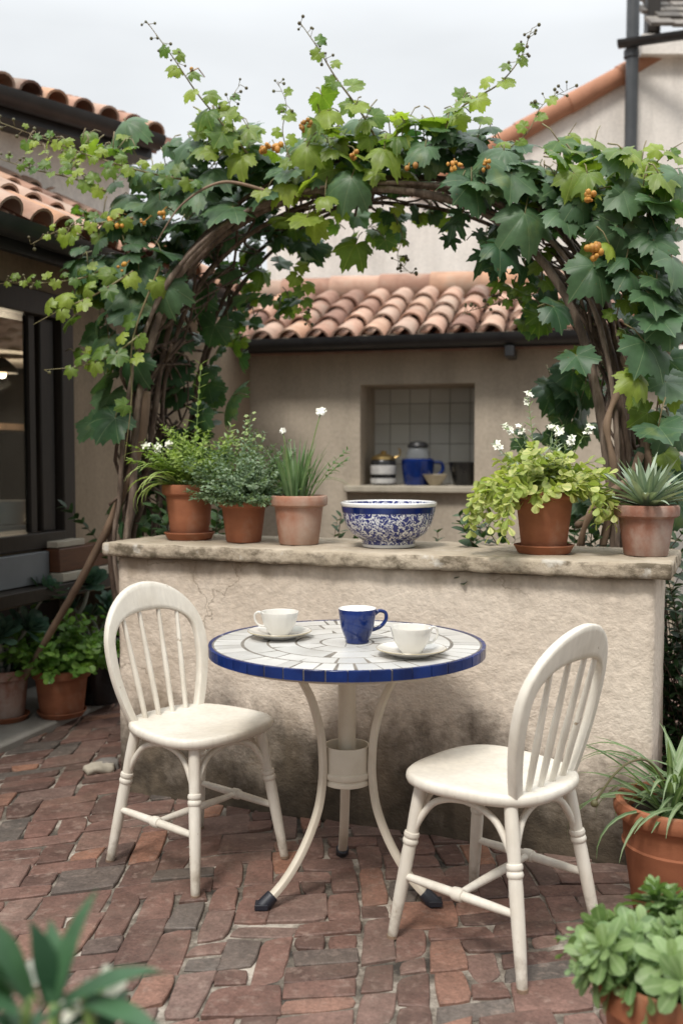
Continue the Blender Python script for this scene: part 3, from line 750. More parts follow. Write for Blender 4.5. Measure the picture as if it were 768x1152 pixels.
for a in range(nxt):
    for c in range(nzt):
        x0 = NXL - .03 + a * ts; z0 = NZ0 - .0 + c * ts
        mb.box(x0 + .002, min(x0 + ts - .002, NXR + .015), ND + .012 + rg.uniform(0, .002), ND + .021, z0 + .002, min(z0 + ts - .002, NZ1 + .015), rg.random())
mb.build('niche_tiling', MT['walltile'], kb, smooth=False, bevel=.002)
SL = R(22); ev = V((0, math.cos(SL), math.sin(SL)))
mb = MB(); ro = V((-.42, -.16, kp(460, 386).z - .02)); RLEN = 1.42
barrel_roof(mb, ro, V((1, 0, 0)), ev, 3.4, RLEN, .192, .285, .0765, 5)
rf = mb.build('roof', MT['rooftile'], kb, angle=50)
mb = MB(); rg = random.Random(8); x = -.5
tp = ro + ev * RLEN + V((0, -.02, .05))
while x < 3.1:
    L_ = .40; pts = []
    for s in (0, .5, 1): pts.append(V((x + L_ * 1.06 * s, tp.y, tp.z + rg.uniform(0, .004))))
    mb.tube(pts, [.115, .108, .10], 14, rg.random()); x += L_
mb.build('ridge_tiles', MT['rooftile'], rf, angle=60)
mb = MB(); gz = kp(460, 391).z
gutter_mesh(mb, V((-.40, -.23, gz + .05)), V((3.0, -.23, gz + .05)), .075)
mb.box(-.40, 3.0, -.155, -.125, gz - .03, gz + .06)
gt = mb.build('gutter', MT['gutter'], kb)
gx = kp(576, 405).x
mb = MB(); mb.box(gx - .03, gx + .03, -.26, 0, gz - .10, gz - .028); mb.build('gutter_bracket', MT['gutter'], gt, bevel=.006)

# things in the niche: placed in the outbuilding's frame
def kw(x, y, z): return Matrix.Translation((-.64, 7.02, 0)) @ Matrix.Rotation(-BANG, 4, 'Z') @ V((x, y, z))
zS = NZ0 + .001
sc_n = (NXR - NXL) / 128.0            # metres per photo pixel at the niche
def nx_(px): return NXL + (px - 405) * sc_n
t = thing('storage_jar', 'black storage jar with brass lid and pale label on the niche sill', 'jar', kw(nx_(427), .14, zS))
h = .235; r = .088
mb = MB(); mb.lathe([(0, 0), (r * .95, 0), (r, .01), (r, h * .7), (r * .92, h * .74), (0, h * .74)], n=32); mb.build('body', MT['black'], t)
mb = MB(); mb.lathe([(r * 1.012, .075), (r * 1.016, .077), (r * 1.016, .135), (r * 1.012, .137)], n=32); mb.build('paper_label', MT['paper'], t)
mb = MB(); mb.lathe([(r * 1.012, .012), (r * 1.016, .014), (r * 1.016, .045), (r * 1.012, .047)], n=32); mb.build('paper_band', MT['paper'], t)
mb = MB(); mb.lathe([(r * .8, h * .74), (r * .95, h * .75), (r * .9, h * .83), (r * .5, h * .9), (.02, h * .92), (.022, h * .98), (.012, h * 1.01), (0, h * 1.01)], n=28)
mb.tube([V((r * .9, 0, h * .8)), V((r * 1.25, 0, h * .86)), V((r * 1.35, 0, h * 1.0)), V((r * 1.2, 0, h * 1.08))], .007, 6); mb.build('lid', MT['brass'], t)
t = thing('blue_pitcher', 'tall blue enamel jug with glass neck and dark lid in the niche', 'jug', kw(nx_(466), .17, zS))
r = .115; h = .17
mb = MB(); mb.lathe([(0, 0), (r * .82, 0), (r * .84, .006), (r * .98, h * .7), (r, h), (r * .9, h + .012), (0, h + .012)], n=36); mb.build('body', MT['blueglaze'], t)
mb = MB(); mb.tube(spline([V((r * .97, 0, h * .92)), V((r * 1.4, 0, h * .9)), V((r * 1.5, 0, h * .62)), V((r * 1.2, 0, h * .4)), V((r * .93, 0, h * .38))], 16), .012, 8); mb.build('handle', MT['blueglaze'], t)
mb = MB(); mb.lathe([(r * .72, h + .012), (r * .7, h + .05), (r * .55, h + .085), (0, h + .086)], n=32); mb.build('glass_neck', MT['glass'], t)
mb = MB(); mb.lathe([(r * .4, h + .087), (r * .62, h + .09), (r * .64, h + .10), (r * .5, h + .125), (.0, h + .135)], n=28); mb.build('lid', MT['gutter'], t)
mb = MB(); mb.lathe([(0, 0), (.036, 0), (.04, .006), (.085, .075), (.081, .076), (.036, .012), (0, .010)], n=32)
o = mb.build('small_bowl', MT['beige']); o.location = kw(nx_(488), .075, zS); tag(o, 'small beige bowl beside the blue jug in the niche', 'bowl')
mb = MB(); mb.lathe([(0, 0), (.075, 0), (.079, .006), (.115, .155), (.117, .16), (.108, .16), (.074, .014), (0, .012)], n=32)
o = mb.build('black_planter', MT['black']); o.location = kw(nx_(520), .16, zS); tag(o, 'black tapered flowerpot at the right end of the niche sill', 'flowerpot')

# ---------------------------------------------------------------- pale gabled house far behind
GD = 8.50
gb = thing('gabled_house', 'pale rendered house with a sloping terracotta verge behind the arch', 'house', (2, GD, 0))
def gq(px, py): return P(px, py, GD)
c = [gq(300, 224), gq(468, 222), gq(590, 154), gq(760, 59)]
poly = [V((c[0].x, GD, 0))] + c + [V((c[3].x, GD, 0))]
mb = MB(); f = [mb.vert(p) for p in poly]; bck = [mb.vert(p + V((0, 5, 0))) for p in poly]
mb.face(f); mb.face(bck[::-1])
for k in range(len(poly)): mb.face((f[k], bck[k], bck[(k + 1) % len(poly)], f[(k + 1) % len(poly)]))
mb.build('wall', MT['pale'], gb, smooth=False, local=False)
mb = MB(); d = (c[3] - c[1]).normalized(); s = 0; rg = random.Random(3); T_ = (c[3] - c[1]).length
while s < T_ - .2:
    p0 = c[1] + d * s + V((0, -.03, .06)); p1 = p0 + d * .52
    mb.tube([p0, p0.lerp(p1, .5), p1], [.085, .08, .076], 12, rg.random()); s += .48
vg = mb.build('verge', MT['verge'], gb, local=False)
mb = MB(); nn = V((-d.z, 0, d.x))
q = [c[1] + nn * .03 + V((0, -.06, 0)), c[3] + nn * .03 + V((0, -.06, 0)), c[3] + nn * .03 + V((0, 5, 0)), c[1] + nn * .03 + V((0, 5, 0))]
a = [mb.vert(p) for p in q]; b2 = [mb.vert(p + nn * .05) for p in q]
mb.face(a[::-1]); mb.face(b2)
for k in range(4): mb.face((a[k], a[(k + 1) % 4], b2[(k + 1) % 4], b2[k]))
mb.build('roof', MT['verge'], gb, local=False, smooth=False)

# ---------------------------------------------------------------- house at the right edge
RD = 8.42
rh = thing('rendered_house', 'tall pale house with black gutter and grey tiled roof at upper right', 'house', (3, RD, 0))
w0 = P(716, 60, RD); ztop = P(740, 52, RD).z
mb = MB(); mb.box(w0.x, w0.x + 4, RD, RD + .6, 0, ztop); mb.box(w0.x, w0.x + .4, RD + .6, RD + 4, 0, ztop - .001); mb.build('wall', MT['pale'], rh, local=False)
g0 = P(695, 47, RD - .12); g1 = P(800, 32, RD - .45)
mb = MB(); gutter_mesh(mb, g0, g1 + (g1 - g0) * 2, .055); mb.build('gutter', MT['gutter'], rh, local=False)
mb = MB(); mb.box(w0.x + .01, w0.x + 4, RD - .10, RD - .002, ztop - .10, ztop + .06); mb.build('fascia', MT['pale'], rh, local=False)
pp = P(706, 300, RD - .1)
mb = MB(); mb.tube([V((pp.x - .01, RD - .1, .05)), V((pp.x, RD - .1, 2)), V((pp.x + .012, RD - .1, 6.5))], .052, 16)
for z in (1.2, 3.3, g0.z - .12): mb.tube([V((pp.x, RD - .1, z)), V((pp.x, RD - .1, z + .06))], .062, 16)
mb.build('downpipe', MT['pipe'], rh, local=False)
mb = MB(); e0 = P(722, 42, RD); sl = R(40); up = V((0, math.cos(sl), math.sin(sl))); rg = random.Random(6)
nrm = V((0, -math.sin(sl), math.cos(sl)))
for r_ in range(10):
    for k in range(14):
        p = V((e0.x + .02 + k * .2 + (r_ % 2) * .1 + rg.uniform(-.015, .015), RD - .12, e0.z + .03)) + up * (r_ * .16) + nrm * (.0 + rg.uniform(0, .012))
        q = [p, p + V((.19, 0, 0)), p + V((.19, 0, 0)) + up * .22 - nrm * .02, p + up * .22 - nrm * .02]
        a = [mb.vert(v) for v in q]; b2 = [mb.vert(v + nrm * .03) for v in q]; rv = rg.random()
        mb.face(b2, rv)
        for j in range(4): mb.face((a[j], a[(j + 1) % 4], b2[(j + 1) % 4], b2[j]), rv)
mb.build('roof', MT['slate'], rh, local=False, smooth=False)
mb = MB(); ch = P(733, 10, RD + .15); mb.box(ch.x - .05, ch.x + .06, RD + .1, RD + .22, ch.z - .5, ch.z + 1.0); mb.build('chimney_post', MT['darkwood'], rh, local=False, bevel=.01)

# ---------------------------------------------------------------- left house
lh = thing('left_house', 'two storey beige house with clay roofs and a dark framed kitchen window', 'house', F0)
MF = Matrix.Translation(F0) @ Matrix.Rotation(FANG, 4, 'Z')       # local x along the facade (receding), local -y into the court
FM = lambda x, y, z: MF @ V((x, y, z))
FL = (F1 - F0).length
def fx(px):
    s = (px - 384) / FPX; return (s * F0.y - F0.x) / (FU.x - s * FU.y)
def fxy(px, c, z):
    'point of the plane c metres behind the facade seen at column px'
    o_ = F0 - FN * c; s = (px - 384) / FPX; k = (s * o_.y - o_.x) / (FU.x - s * FU.y); q_ = o_ + FU * k
    return V((q_.x, q_.y, z))
xw = fx(82); x0 = fx(-150); Zs = .88; Zh = 2.10
LH = 2.30
mb = MB()
XC = fx(135)
mb.box(xw, XC, 0, .25, .63, LH, M=MF); mb.box(XC, FL, 0, .25, 0, LH, M=MF); mb.box(x0 - .4, XC - .002, .45, .70, 0, .63, M=MF); mb.box(x0 - .4, XC - .002, .0, .45, .60, .628, M=MF); mb.box(x0 - 1.2, x0 - .4, 0, .25, 0, LH, M=MF)
mb.box(x0 - .4, xw, 0, .25, Zh, LH, M=MF); mb.box(x0 - .4, xw, .0, .25, .63, Zs - .02, M=MF)
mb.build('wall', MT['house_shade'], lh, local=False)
xs = fx(37) + .045; win = MB(); fd = .07; fw = .10
win.box(xw - fw, xw - .002, -.02, .2, Zs, Zh - .002, M=MF); win.box(x0 - .4, xw - fw, -.02, .2, Zh - .12, Zh - .002, M=MF); win.box(x0 - .4, xw - fw, -.03, .2, Zs - .018, Zs + .06, M=MF)
win.box(xs + .05, xw - fw - .02, .015, .045, Zs + .06, Zh - .12, M=MF)     # the shutter leaf folded against the jamb
wf = win.build('window_frame', MT['darkwood'], lh, local=False, bevel=.006)
win = MB()
win.box(xs - .07, xs - .002, .02, .09, Zs + .06, Zh - .12, M=MF); win.build('sash', MT['gutter'], wf, local=True) if False else None
sash = MB(); sash.box(xs - .03, xs + .012, .02, .055, Zs + .062, Zh - .122, M=MF); so = sash.build('sash', MT['darkwood'], wf); 
gp = MB(); gp.box(x0 - .4, xs - .03, .036, .040, Zs + .062, Zh - .122, M=MF); go = gp.build('pane', MT['pane'], wf)
for o_ in (so, go):
    w_ = world_loc(wf)
    for vv in o_.data.vertices: vv.co -= w_
# interior: a small dark room behind the window
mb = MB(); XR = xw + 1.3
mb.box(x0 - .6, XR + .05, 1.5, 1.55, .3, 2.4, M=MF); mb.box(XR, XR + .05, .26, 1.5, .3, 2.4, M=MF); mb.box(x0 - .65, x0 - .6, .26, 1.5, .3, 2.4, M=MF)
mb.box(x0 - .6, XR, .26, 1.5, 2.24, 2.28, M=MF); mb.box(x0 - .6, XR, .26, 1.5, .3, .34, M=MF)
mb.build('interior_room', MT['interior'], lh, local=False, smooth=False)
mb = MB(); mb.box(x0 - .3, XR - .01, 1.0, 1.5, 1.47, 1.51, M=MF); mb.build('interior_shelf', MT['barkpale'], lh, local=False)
mb = MB(); mb.box(x0 - .4, xw + .5, .27, .75, Zs - .02, Zs + .075, M=MF); mb.build('worktop', MT['whiteglaze'], lh, local=False, bevel=.008)
mb = MB(); mb.lathe([(0, 0), (.10, 0), (.11, .01), (.15, .11), (.152, .118), (.143, .118), (.1, .02), (0, .015)], n=36)
o = mb.build('white_basin', MT['whiteglaze']); o.location = fxy(3, .44, Zs + .077); tag(o, 'white washing up basin on the worktop behind the left window', 'basin')
t = thing('pendant_lamp', 'small glowing pendant lamp inside the dark left window', 'lamp', fxy(5, .9, 1.80))
mb = MB(); mb.lathe([(.09, 0), (.085, .03), (.03, .08), (.006, .09), (.004, .5), (0, .5)], n=20); mb.build('lamp_shade', MT['interior'], t)
mb = MB(); mb.ball((0, 0, .0), .028, 10); mb.build('bulb', MT['bulb'], t)
pl = bpy.data.lights.new('bulb_light', 'POINT'); pl.energy = 11; pl.color = (1, .78, .55); pl.shadow_soft_size = .05
plo = bpy.data.objects.new('bulb_light', pl); COL.objects.link(plo); plo.parent = t; plo.location = (0, 0, -.06)
# base of the facade: panels, timber ledge, step
xp = fx(45)
mb = MB(); mb.box(x0, xp, -.05, -.002, .70, Zs - .03, M=MF); mb.box(x0, xp + .15, .40, .448, .1, .60, M=MF); mb.build('base_panel', MT['greypanel'], lh, local=False, bevel=.004)
mb = MB(); mb.box(xp + .01, fx(112), -.10, -.002, .745, .86, M=MF); mb.build('timber_ledge', MT['redwood'], lh, local=False, bevel=.005)
mb = MB(); mb.box(xp + .01, fx(78), -.09, -.002, .864, .895, M=MF); mb.box(xp + .01, fx(115), -.12, -.002, .70, .742, M=MF); mb.build('stone_ledge', MT['stone'], lh, local=False, bevel=.004)
mb = MB(); mb.box(x0, fx(108), -.14, -.002, .635, .695, M=MF); mb.build('dark_shelf', MT['darkwood'], lh, local=False, bevel=.004)
mb = MB(); mb.box(xp + .16, XC - .004, .40, .448, .051, .598, M=MF); mb.build('gap_shade_board', MT['darkwood'], lh, local=False, bevel=.004)  # dark board added to stand in for the shade in the gap under the facade
# lower roof
sl = R(29); eo = FM(x0 - .5, -.20, 2.30); upv = (-FN * math.cos(sl) + V((0, 0, math.sin(sl)))).normalized()
RWID = fx(232) - (x0 - .5)
mb = MB(); barrel_roof(mb, eo, FU, upv, RWID, 1.3, .175, .30, .069, 11)
mb2 = mb; r_o = mb2.build('lower_roof', MT['rooftile'], lh, local=False, angle=50)
mb = MB(); gutter_mesh(mb, FM(x0 - .5, -.29, 2.285), FM(fx(232), -.29, 2.285), .07); mb.box(x0 - .5, fx(232), -.20, -.16, 2.19, 2.30, M=MF); mb.build('lower_gutter', MT['gutter'], lh, local=False)
# upper storey
A = V((-1.815, 5.29, 0)); B = V((-1.135, 6.08, 0)); ud = (B - A).normalized(); un = V((ud.y, -ud.x, 0))
za = 3.20
MU = Matrix.Translation(A - un * .22) @ Matrix.Rotation(math.atan2(ud.y, ud.x), 4, 'Z'); uL = (B - A).length
mb = MB(); mb.box(-3, uL, 0, 3.0, 1.9, za + .02, M=MU); mb.build('upper_wall', MT['pale'], lh, local=False, smooth=False)
sl2 = R(22); up2 = (-un * math.cos(sl2) + V((0, 0, math.sin(sl2)))).normalized()
mb = MB(); barrel_roof(mb, B - ud * 4.15 + V((0, 0, za - .01)), ud, up2, 4.2, 2.6, .165, .30, .064, 13); mb.build('upper_roof', MT['rooftile'], lh, local=False, angle=50)
mb = MB(); gutter_mesh(mb, A - ud * 3 + un * .06 + V((0, 0, za - .0)), B + un * .06 + V((0, 0, za - .0)), .075)
q = Matrix.Translation(A) @ Matrix.Rotation(math.atan2(ud.y, ud.x), 4, 'Z'); mb.box(-3, uL, .0, .22, za - .11, za - .03, M=q); mb.build('upper_gutter', MT['gutter'], lh, local=False)

# ================================================================== VINE ARCH
AR = [(146, 640, 4.36), (152, 560, 4.34), (158, 470, 4.30), (172, 390, 4.27), (205, 310, 4.22), (265, 248, 4.15), (340, 214, 4.07), (420, 206, 4.0), (500, 213, 3.93), (570, 240, 3.87), (628, 292, 3.81), (668, 365, 3.76), (690, 455, 3.72), (700, 540, 3.70), (704, 620, 3.70)]
apts = [P(*a) for a in AR]
apts = [V((apts[0].x + .14, apts[0].y + .03, 0.0))] + apts + [V((apts[-1].x + .02, apts[-1].y, 0.0))]
vine = thing('grapevine_arch', 'vine covered arch of twisted brown stems with lobed leaves and orange berries', 'vine arch', (apts[0] + apts[-1]) / 2)
BACKD = WB * .52
def arch_stem(off, depth, rad, seed, amp=.035, cyc=2.5, n=90, rise=0.0, t0=0.0, t1=1.0):
    rg = random.Random(seed); base = spline(apts, n); out = []; ph = rg.uniform(0, 6)
    ctr = V((.08, 4.0, 1.2))
    for i, p in enumerate(base):
        s = i / n
        if s < t0 or s > t1: continue
        tg = (base[min(i + 1, n)] - base[max(i - 1, 0)]).normalized()
        o_ = tg.cross(WB).normalized()
        if o_.dot(p - ctr) < 0: o_ = -o_
        a = amp * (math.sin(cyc * 2 * PI * s + ph) + .4 * math.sin(cyc * 5.3 * s + ph * 2)); c = amp * math.cos(cyc * 2 * PI * s * .8 + ph)
        out.append(p + o_ * (off + a) + WB * (depth + c) + V((0, 0, 0)))
    k = len(out)
    return out, [rad * (1.08 - .35 * math.sin(PI * i / k) + .22 * noise.noise(V((i * .35, seed * 3.3, 0))) + (.25 if rg.random() < .05 else 0)) for i in range(k)]
STEMS = [(0, 0, .017, 1, .022, 1.6), (.045, .03, .0145, 2, .03, 2.1), (.02, .09, .014, 3, .035, 2.7), (.075, .02, .013, 4, .035, 1.9), (-.015, .14, .011, 5, .03, 3.1), (.06, .12, .012, 6, .04, 2.3),
         (.0, .40, .012, 7, .03, 2.2), (.04, .48, .011, 8, .04, 1.8), (.05, .26, .010, 11, .05, 2.9)]
for (off, dep, rad, sd_, amp, cyc) in STEMS:
    pts, rr = arch_stem(off, dep, rad, sd_, amp, cyc)
    mb = MB(); mb.tube(pts, rr, 9, jit=.10); mb.build('stem', MT['bark'], vine, local=False, angle=0)
for (off, dep, rad, sd_, amp, cyc) in ((-.035, -.06, .0185, 31, .010, 1.1), (-.005, -.08, .011, 32, .022, 1.7)):
    pts, rr = arch_stem(off, dep, rad, sd_, amp, cyc)
    mb = MB(); mb.tube(pts, rr, 10, jit=.07); mb.build('stem', MT['barklight'], vine, local=False, angle=0)
# thin binding twigs between the front and the rear hoops
base = spline(apts, 60); mb = MB(); rg = random.Random(12)
for k in range(120):
    i = rg.randint(8, 52); p = base[i] + WB * rg.uniform(0, .1); q = base[max(4, min(56, i + rg.randint(-4, 4)))] + WB * rg.uniform(.3, .55) + V((0, 0, rg.uniform(-.02, .08)))
    mid = (p + q) / 2 + V((rg.uniform(-.08, .08), rg.uniform(-.05, .05), rg.uniform(-.06, .1)))
    mb.tube(spline([p, mid, q], 8), rg.uniform(.003, .007), 5)
for k in range(26):      # loose dry canes climbing both feet
    left = rg.random() < .5
    i0 = rg.randint(2, 12) if left else rg.randint(40, 50); i1 = i0 + rg.randint(8, 14)
    p = [base[min(60, i)] + WB * rg.uniform(-.06, .3) + V((rg.uniform(-.10, .10), 0, rg.uniform(-.05, .05))) for i in range(i0, i1, 3)]
    mb.tube(spline(p, 18), rg.uniform(.004, .009), 5)
mb.build('binding_twig', MT['bark'], vine, local=False, angle=0)
# the leaning prop on the left and two crossing canes on the right
mb = MB(); mb.tube(spline([P(165, 440, 4.24), P(158, 500, 4.26), P(130, 575, 4.34), P(98, 640, 4.42), P(58, 710, 4.55), P(20, 775, 4.72)], 40), [.020 - .004 * (i / 40) for i in range(41)], 9, jit=.06)
mb.build('leaning_cane', MT['barkpale'], vine, local=False, angle=0)
for pts in ([(720, 510, 3.60), (705, 540, 3.58), (672, 565, 3.58), (655, 600, 3.62), (650, 640, 3.7)], [(648, 592, 3.68), (690, 560, 3.6), (716, 535, 3.62), (728, 480, 3.7)], [(695, 440, 3.64), (682, 480, 3.62), (690, 540, 3.62), (672, 640, 3.68)], [(700, 400, 3.72), (728, 500, 3.62), (715, 640, 3.62)]):
    mb = MB(); pp = spline([P(*p) for p in pts], 24); mb.tube(pp, [.013 + .003 * math.sin(i) for i in range(25)], 8, jit=.08); mb.build('cane', MT['barkpale'], vine, local=False, angle=0)

def aD(px): return 4.36 - (px - 150) / 555.0 * .67
big, yng, pet = MB(), MB(), MB()
CTR = V((.08, 4.0, 1.35))
def vine_leaf(mb, px, py, D, size, rnd, kind=None, faceup=.5, front=.7, rand=.35, tipdir=None, ptl=True):
    p = P(px, py, D)
    out = (p - CTR); out.y *= .2; out = out.normalized()
    view = V((-.12 * p.x, -1, .15)).normalized()
    n = out * .45 + view * front + V((0, 0, faceup)) + V((random.gauss(0, rand), random.gauss(0, rand), random.gauss(0, rand)))
    td = tipdir or (V((0, 0, -1)) + out * U(-.1, .7) + V((random.gauss(0, .45), random.gauss(0, .3), random.gauss(0, .25))))
    grape_leaf(mb, p, td, n, size, rnd, kind)
    if ptl:
        q = p - td.normalized() * size * .25 + V((U(-.05, .05), U(.02, .10), U(-.02, .08)))
        pet.tube([p, (p + q) / 2 + V((0, 0, .012)), q], [.0022, .0025, .003], 4)
# clumps of mature leaves: (px, py, spread x, spread y, count, size, depth behind the front hoop)
CL = [(205, 190, 55, 32, 30, .105, .0), (150, 250, 45, 38, 26, .11, -.02), (275, 190, 45, 32, 30, .105, .02), (345, 178, 45, 26, 22, .10, .03), (415, 158, 55, 22, 26, .09, .06), (495, 160, 55, 26, 32, .10, .03),
      (570, 190, 46, 26, 24, .11, .0), (645, 212, 50, 28, 24, .11, .0), (722, 258, 40, 42, 34, .098, .0), (747, 340, 26, 52, 24, .10, .0), (750, 440, 20, 46, 9, .10, .05), (155, 310, 38, 38, 20, .11, 0), (128, 370, 24, 40, 9, .11, .0),
      (130, 470, 20, 36, 5, .11, .02), (205, 420, 40, 60, 11, .11, .42), (178, 540, 34, 55, 12, .12, .40), (255, 330, 42, 50, 11, .08, .42), (650, 430, 36, 40, 14, .115, .42), (625, 490, 30, 30, 7, .12, .45), (720, 470, 26, 60, 9, .12, .30), (735, 540, 30, 50, 12, .115, .2),
      (300, 260, 50, 25, 14, .09, .40), (560, 265, 40, 25, 12, .09, .40), (215, 255, 55, 45, 26, .10, .22), (630, 235, 45, 30, 12, .105, .22), (420, 190, 80, 22, 30, .09, .3), (500, 190, 60, 22, 20, .09, .3), (320, 205, 60, 25, 24, .09, .3), (722, 350, 26, 60, 12, .115, .25), (165, 350, 34, 60, 18, .10, .25),
      (655, 560, 22, 40, 8, .11, .45), (150, 590, 16, 30, 4, .09, .1), (225, 480, 34, 55, 9, .12, .40), (225, 235, 36, 34, 14, .10, .30), (190, 350, 34, 60, 20, .11, .36), (285, 300, 34, 34, 6, .07, .38), (105, 300, 26, 50, 10, .09, .0), (195, 470, 34, 60, 14, .12, .30), (180, 400, 26, 50, 10, .11, .25), (590, 222, 40, 22, 8, .10, .4), (690, 300, 30, 36, 8, .11, .35)]
for (px, py, sx, sy, n, sz, dep) in CL:
    for k in range(n):
        x = random.gauss(px, sx * .55); y = random.gauss(py, sy * .55)
        if y < 130: y = 130 + U(0, 20)
        vine_leaf(big, x, y, aD(x) + dep + U(-.12, .10) - (.06 if dep == 0 else 0), sz * random.choice((U(.32, .7), U(.7, 1.25), U(.8, 1.2))), random.random() * (.75 if dep > .2 else 1.0))
# the large single leaves one can pick out in the photograph
for (x, y, s, r) in [(150, 345, .125, .3), (182, 285, .13, .3), (262, 233, .13, .55), (325, 190, .11, .7), (240, 190, .12, .6), (213, 160, .10, .5), (395, 200, .12, .75), (530, 205, .13, .25), (575, 195, .13, .65), (590, 240, .14, .7), (632, 238, .11, .6), (668, 298, .135, .45), (730, 330, .125, .6),
                     (725, 385, .135, .35), (740, 480, .125, .25), (622, 345, .10, .0), (560, 275, .11, .0), (152, 405, .12, .1), (130, 470, .13, .1), (755, 290, .14, .6), (700, 215, .12, .8), (478, 165, .09, .7), (180, 225, .1, .7), (300, 215, .11, .3), (700, 175, .09, .9), (112, 270, .08, .7), (648, 400, .10, .2)]:
    vine_leaf(big, x, y, aD(x) - .17, s * U(.95, 1.05), r, random.choice((0, 1, 1)), .35, .85, .3)
# hanging dark leaves inside the opening and the young, lighter ones
HANG = [(285, 300, 24, 30, 10, .06, .48), (300, 330, 30, 36, 15, .055, .5), (345, 262, 34, 20, 8, .08, .4), (420, 250, 50, 14, 11, .075, .45), (475, 238, 40, 10, 7, .06, .4), (268, 385, 22, 20, 7, .06, .5), (325, 345, 14, 14, 4, .045, .5), (610, 330, 18, 30, 5, .08, .3), (590, 350, 12, 15, 3, .06, .4)]
for (px, py, sx, sy, n, sz, dep) in HANG:
    for k in range(n):
        x = random.gauss(px, sx * .6); y = random.gauss(py, sy * .6)
        vine_leaf(yng if random.random() < .55 else big, x, y, aD(x) + dep + U(-.08, .08), sz * U(.7, 1.25), random.random() * .5, None, .1, .8, .35)
for (x, y, s) in [(512, 250, .075), (505, 268, .06), (545, 285, .09), (560, 300, .07), (538, 262, .05), (520, 240, .06), (590, 300, .08), (605, 355, .09), (400, 275, .10), (433, 270, .06), (577, 325, .09), (560, 318, .05)]:
    vine_leaf(big if x > 480 and y < 310 else yng, x, y, aD(x) + .1, s, U(0, .3), 2 if x > 480 else 1, .0, .9, .2)
YG = [(400, 165, 55, 30, 20, .08), (345, 205, 22, 30, 9, .085), (240, 140, 28, 25, 12, .075), (270, 148, 20, 20, 7, .08), (90, 180, 50, 22, 16, .045), (60, 165, 40, 12, 10, .035), (130, 170, 30, 18, 10, .055), (640, 175, 40, 24, 12, .075), (700, 190, 50, 18, 12, .08), (520, 125, 25, 16, 8, .06), (95, 325, 26, 26, 9, .06), (90, 250, 28, 20, 10, .045), (455, 140, 35, 22, 10, .07), (745, 230, 20, 40, 8, .07), (360, 130, 18, 20, 5, .07), (100, 395, 24, 16, 6, .06), (710, 425, 8, 20, 3, .07)]
for (px, py, sx, sy, n, sz) in YG:
    for k in range(n):
        x = random.gauss(px, sx * .55); y = random.gauss(py, sy * .55)
        vine_leaf(yng, x, y, aD(x) - .12 + U(-.08, .12), sz * U(.65, 1.2), random.random(), None, .5, .6, .45)
for (x, y, s, r) in [(368, 125, .10, .8), (322, 208, .085, 1), (345, 245, .09, .7), (365, 222, .06, .7), (345, 165, .10, .6), (432, 168, .10, .6), (645, 195, .10, .5), (660, 195, .095, .35), (705, 172, .07, .8), (232, 165, .085, .4), (280, 145, .07, .5), (740, 195, .09, .5), (685, 275, .06, 1), (715, 425, .09, .8), (400, 118, .06, .8)]:
    vine_leaf(yng, x, y, aD(x) - .2, s, r, 1, .3, .9, .2)
big.build('mature_foliage', MT['lf_vine'], vine, local=False, angle=0)
yng.build('young_foliage', MT['lf_vine2'], vine, local=False, angle=0)
pet.build('leaf_stalks', MT['twig'], vine, local=False, angle=0)
# long shoots: path in pixels, then small leaves and buds along it
def shoot(path, Ds, nl, s0, s1, buds, rad=.005, young=True, flowers=0):
    pts = spline([P(x, y, d_) for (x, y), d_ in zip(path, Ds)], 30)
    mb = MB(); mb.tube(pts, [rad * (1 - .75 * i / 30) for i in range(31)], 6)
    lf = MB(); bd = mb
    for k in range(nl):
        s = .08 + .80 * (k + U(-.2, .2)) / nl; f_ = max(0, s) * 30; i = min(29, int(f_)); p = pts[i].lerp(pts[i + 1], f_ - i)
        t = (pts[i + 1] - pts[i]).normalized(); sd_ = t.cross(V((0, -1, 0))).normalized() * (1 if k % 2 else -1)
        size = s0 + (s1 - s0) * s; q = p + sd_ * size * .4 + V((0, -.01, .01)); lf.tube([p, q], .0015, 4)
        grape_leaf(lf, q, sd_ + V((0, 0, -.6)) + t * U(0, .5) + V((U(-.3, .3), U(-.3, .3), 0)), V((U(-.5, .5), -1, U(.1, .8))), size * U(.75, 1.2), random.random(), 1)
    for k in range(buds):
        s = .62 + .38 * k / max(1, buds - 1); f_ = s * 30; i = min(29, int(f_)); p = pts[i].lerp(pts[i + 1], min(1, f_ - i))
        sd_ = V((U(-1, 1), U(-.5, .5), U(-.4, 1))).normalized(); q = p + sd_ * .04 * (1.3 - s * .6)
        bd.tube([p, q], .0012, 4); bd.ball(q, .0065 * U(.7, 1.3), 6, .5, 1)
    o_ = mb.build('shoot', [MT['twig'] if young else MT['barkpale'], MT['bud']], vine, local=False, angle=0)
    w_ = world_loc(vine)
    if nl: lf.v = [tuple(V(v) - w_) for v in lf.v]; lf.build('shoot_leaves', MT['lf_vine2'], o_, angle=0)
shoot([(285, 180), (255, 145), (222, 105), (195, 65), (165, 24)], [4.02, 4.0, 3.98, 3.96, 3.95], 11, .085, .022, 13)
shoot([(425, 160), (405, 125), (378, 88), (358, 55), (338, 26)], [3.92, 3.9, 3.9, 3.9, 3.9], 8, .075, .02, 11)
shoot([(485, 165), (520, 120), (560, 95), (585, 65), (598, 32)], [3.88, 3.86, 3.85, 3.85, 3.85], 9, .065, .02, 13)
shoot([(225, 205), (170, 195), (110, 178), (55, 158), (-15, 132)], [4.1, 4.08, 4.06, 4.05, 4.05], 18, .05, .018, 16)
shoot([(120, 300), (95, 312), (55, 318), (20, 318), (-15, 320)], [4.1, 4.08, 4.06, 4.05, 4.05], 13, .04, .02, 8)
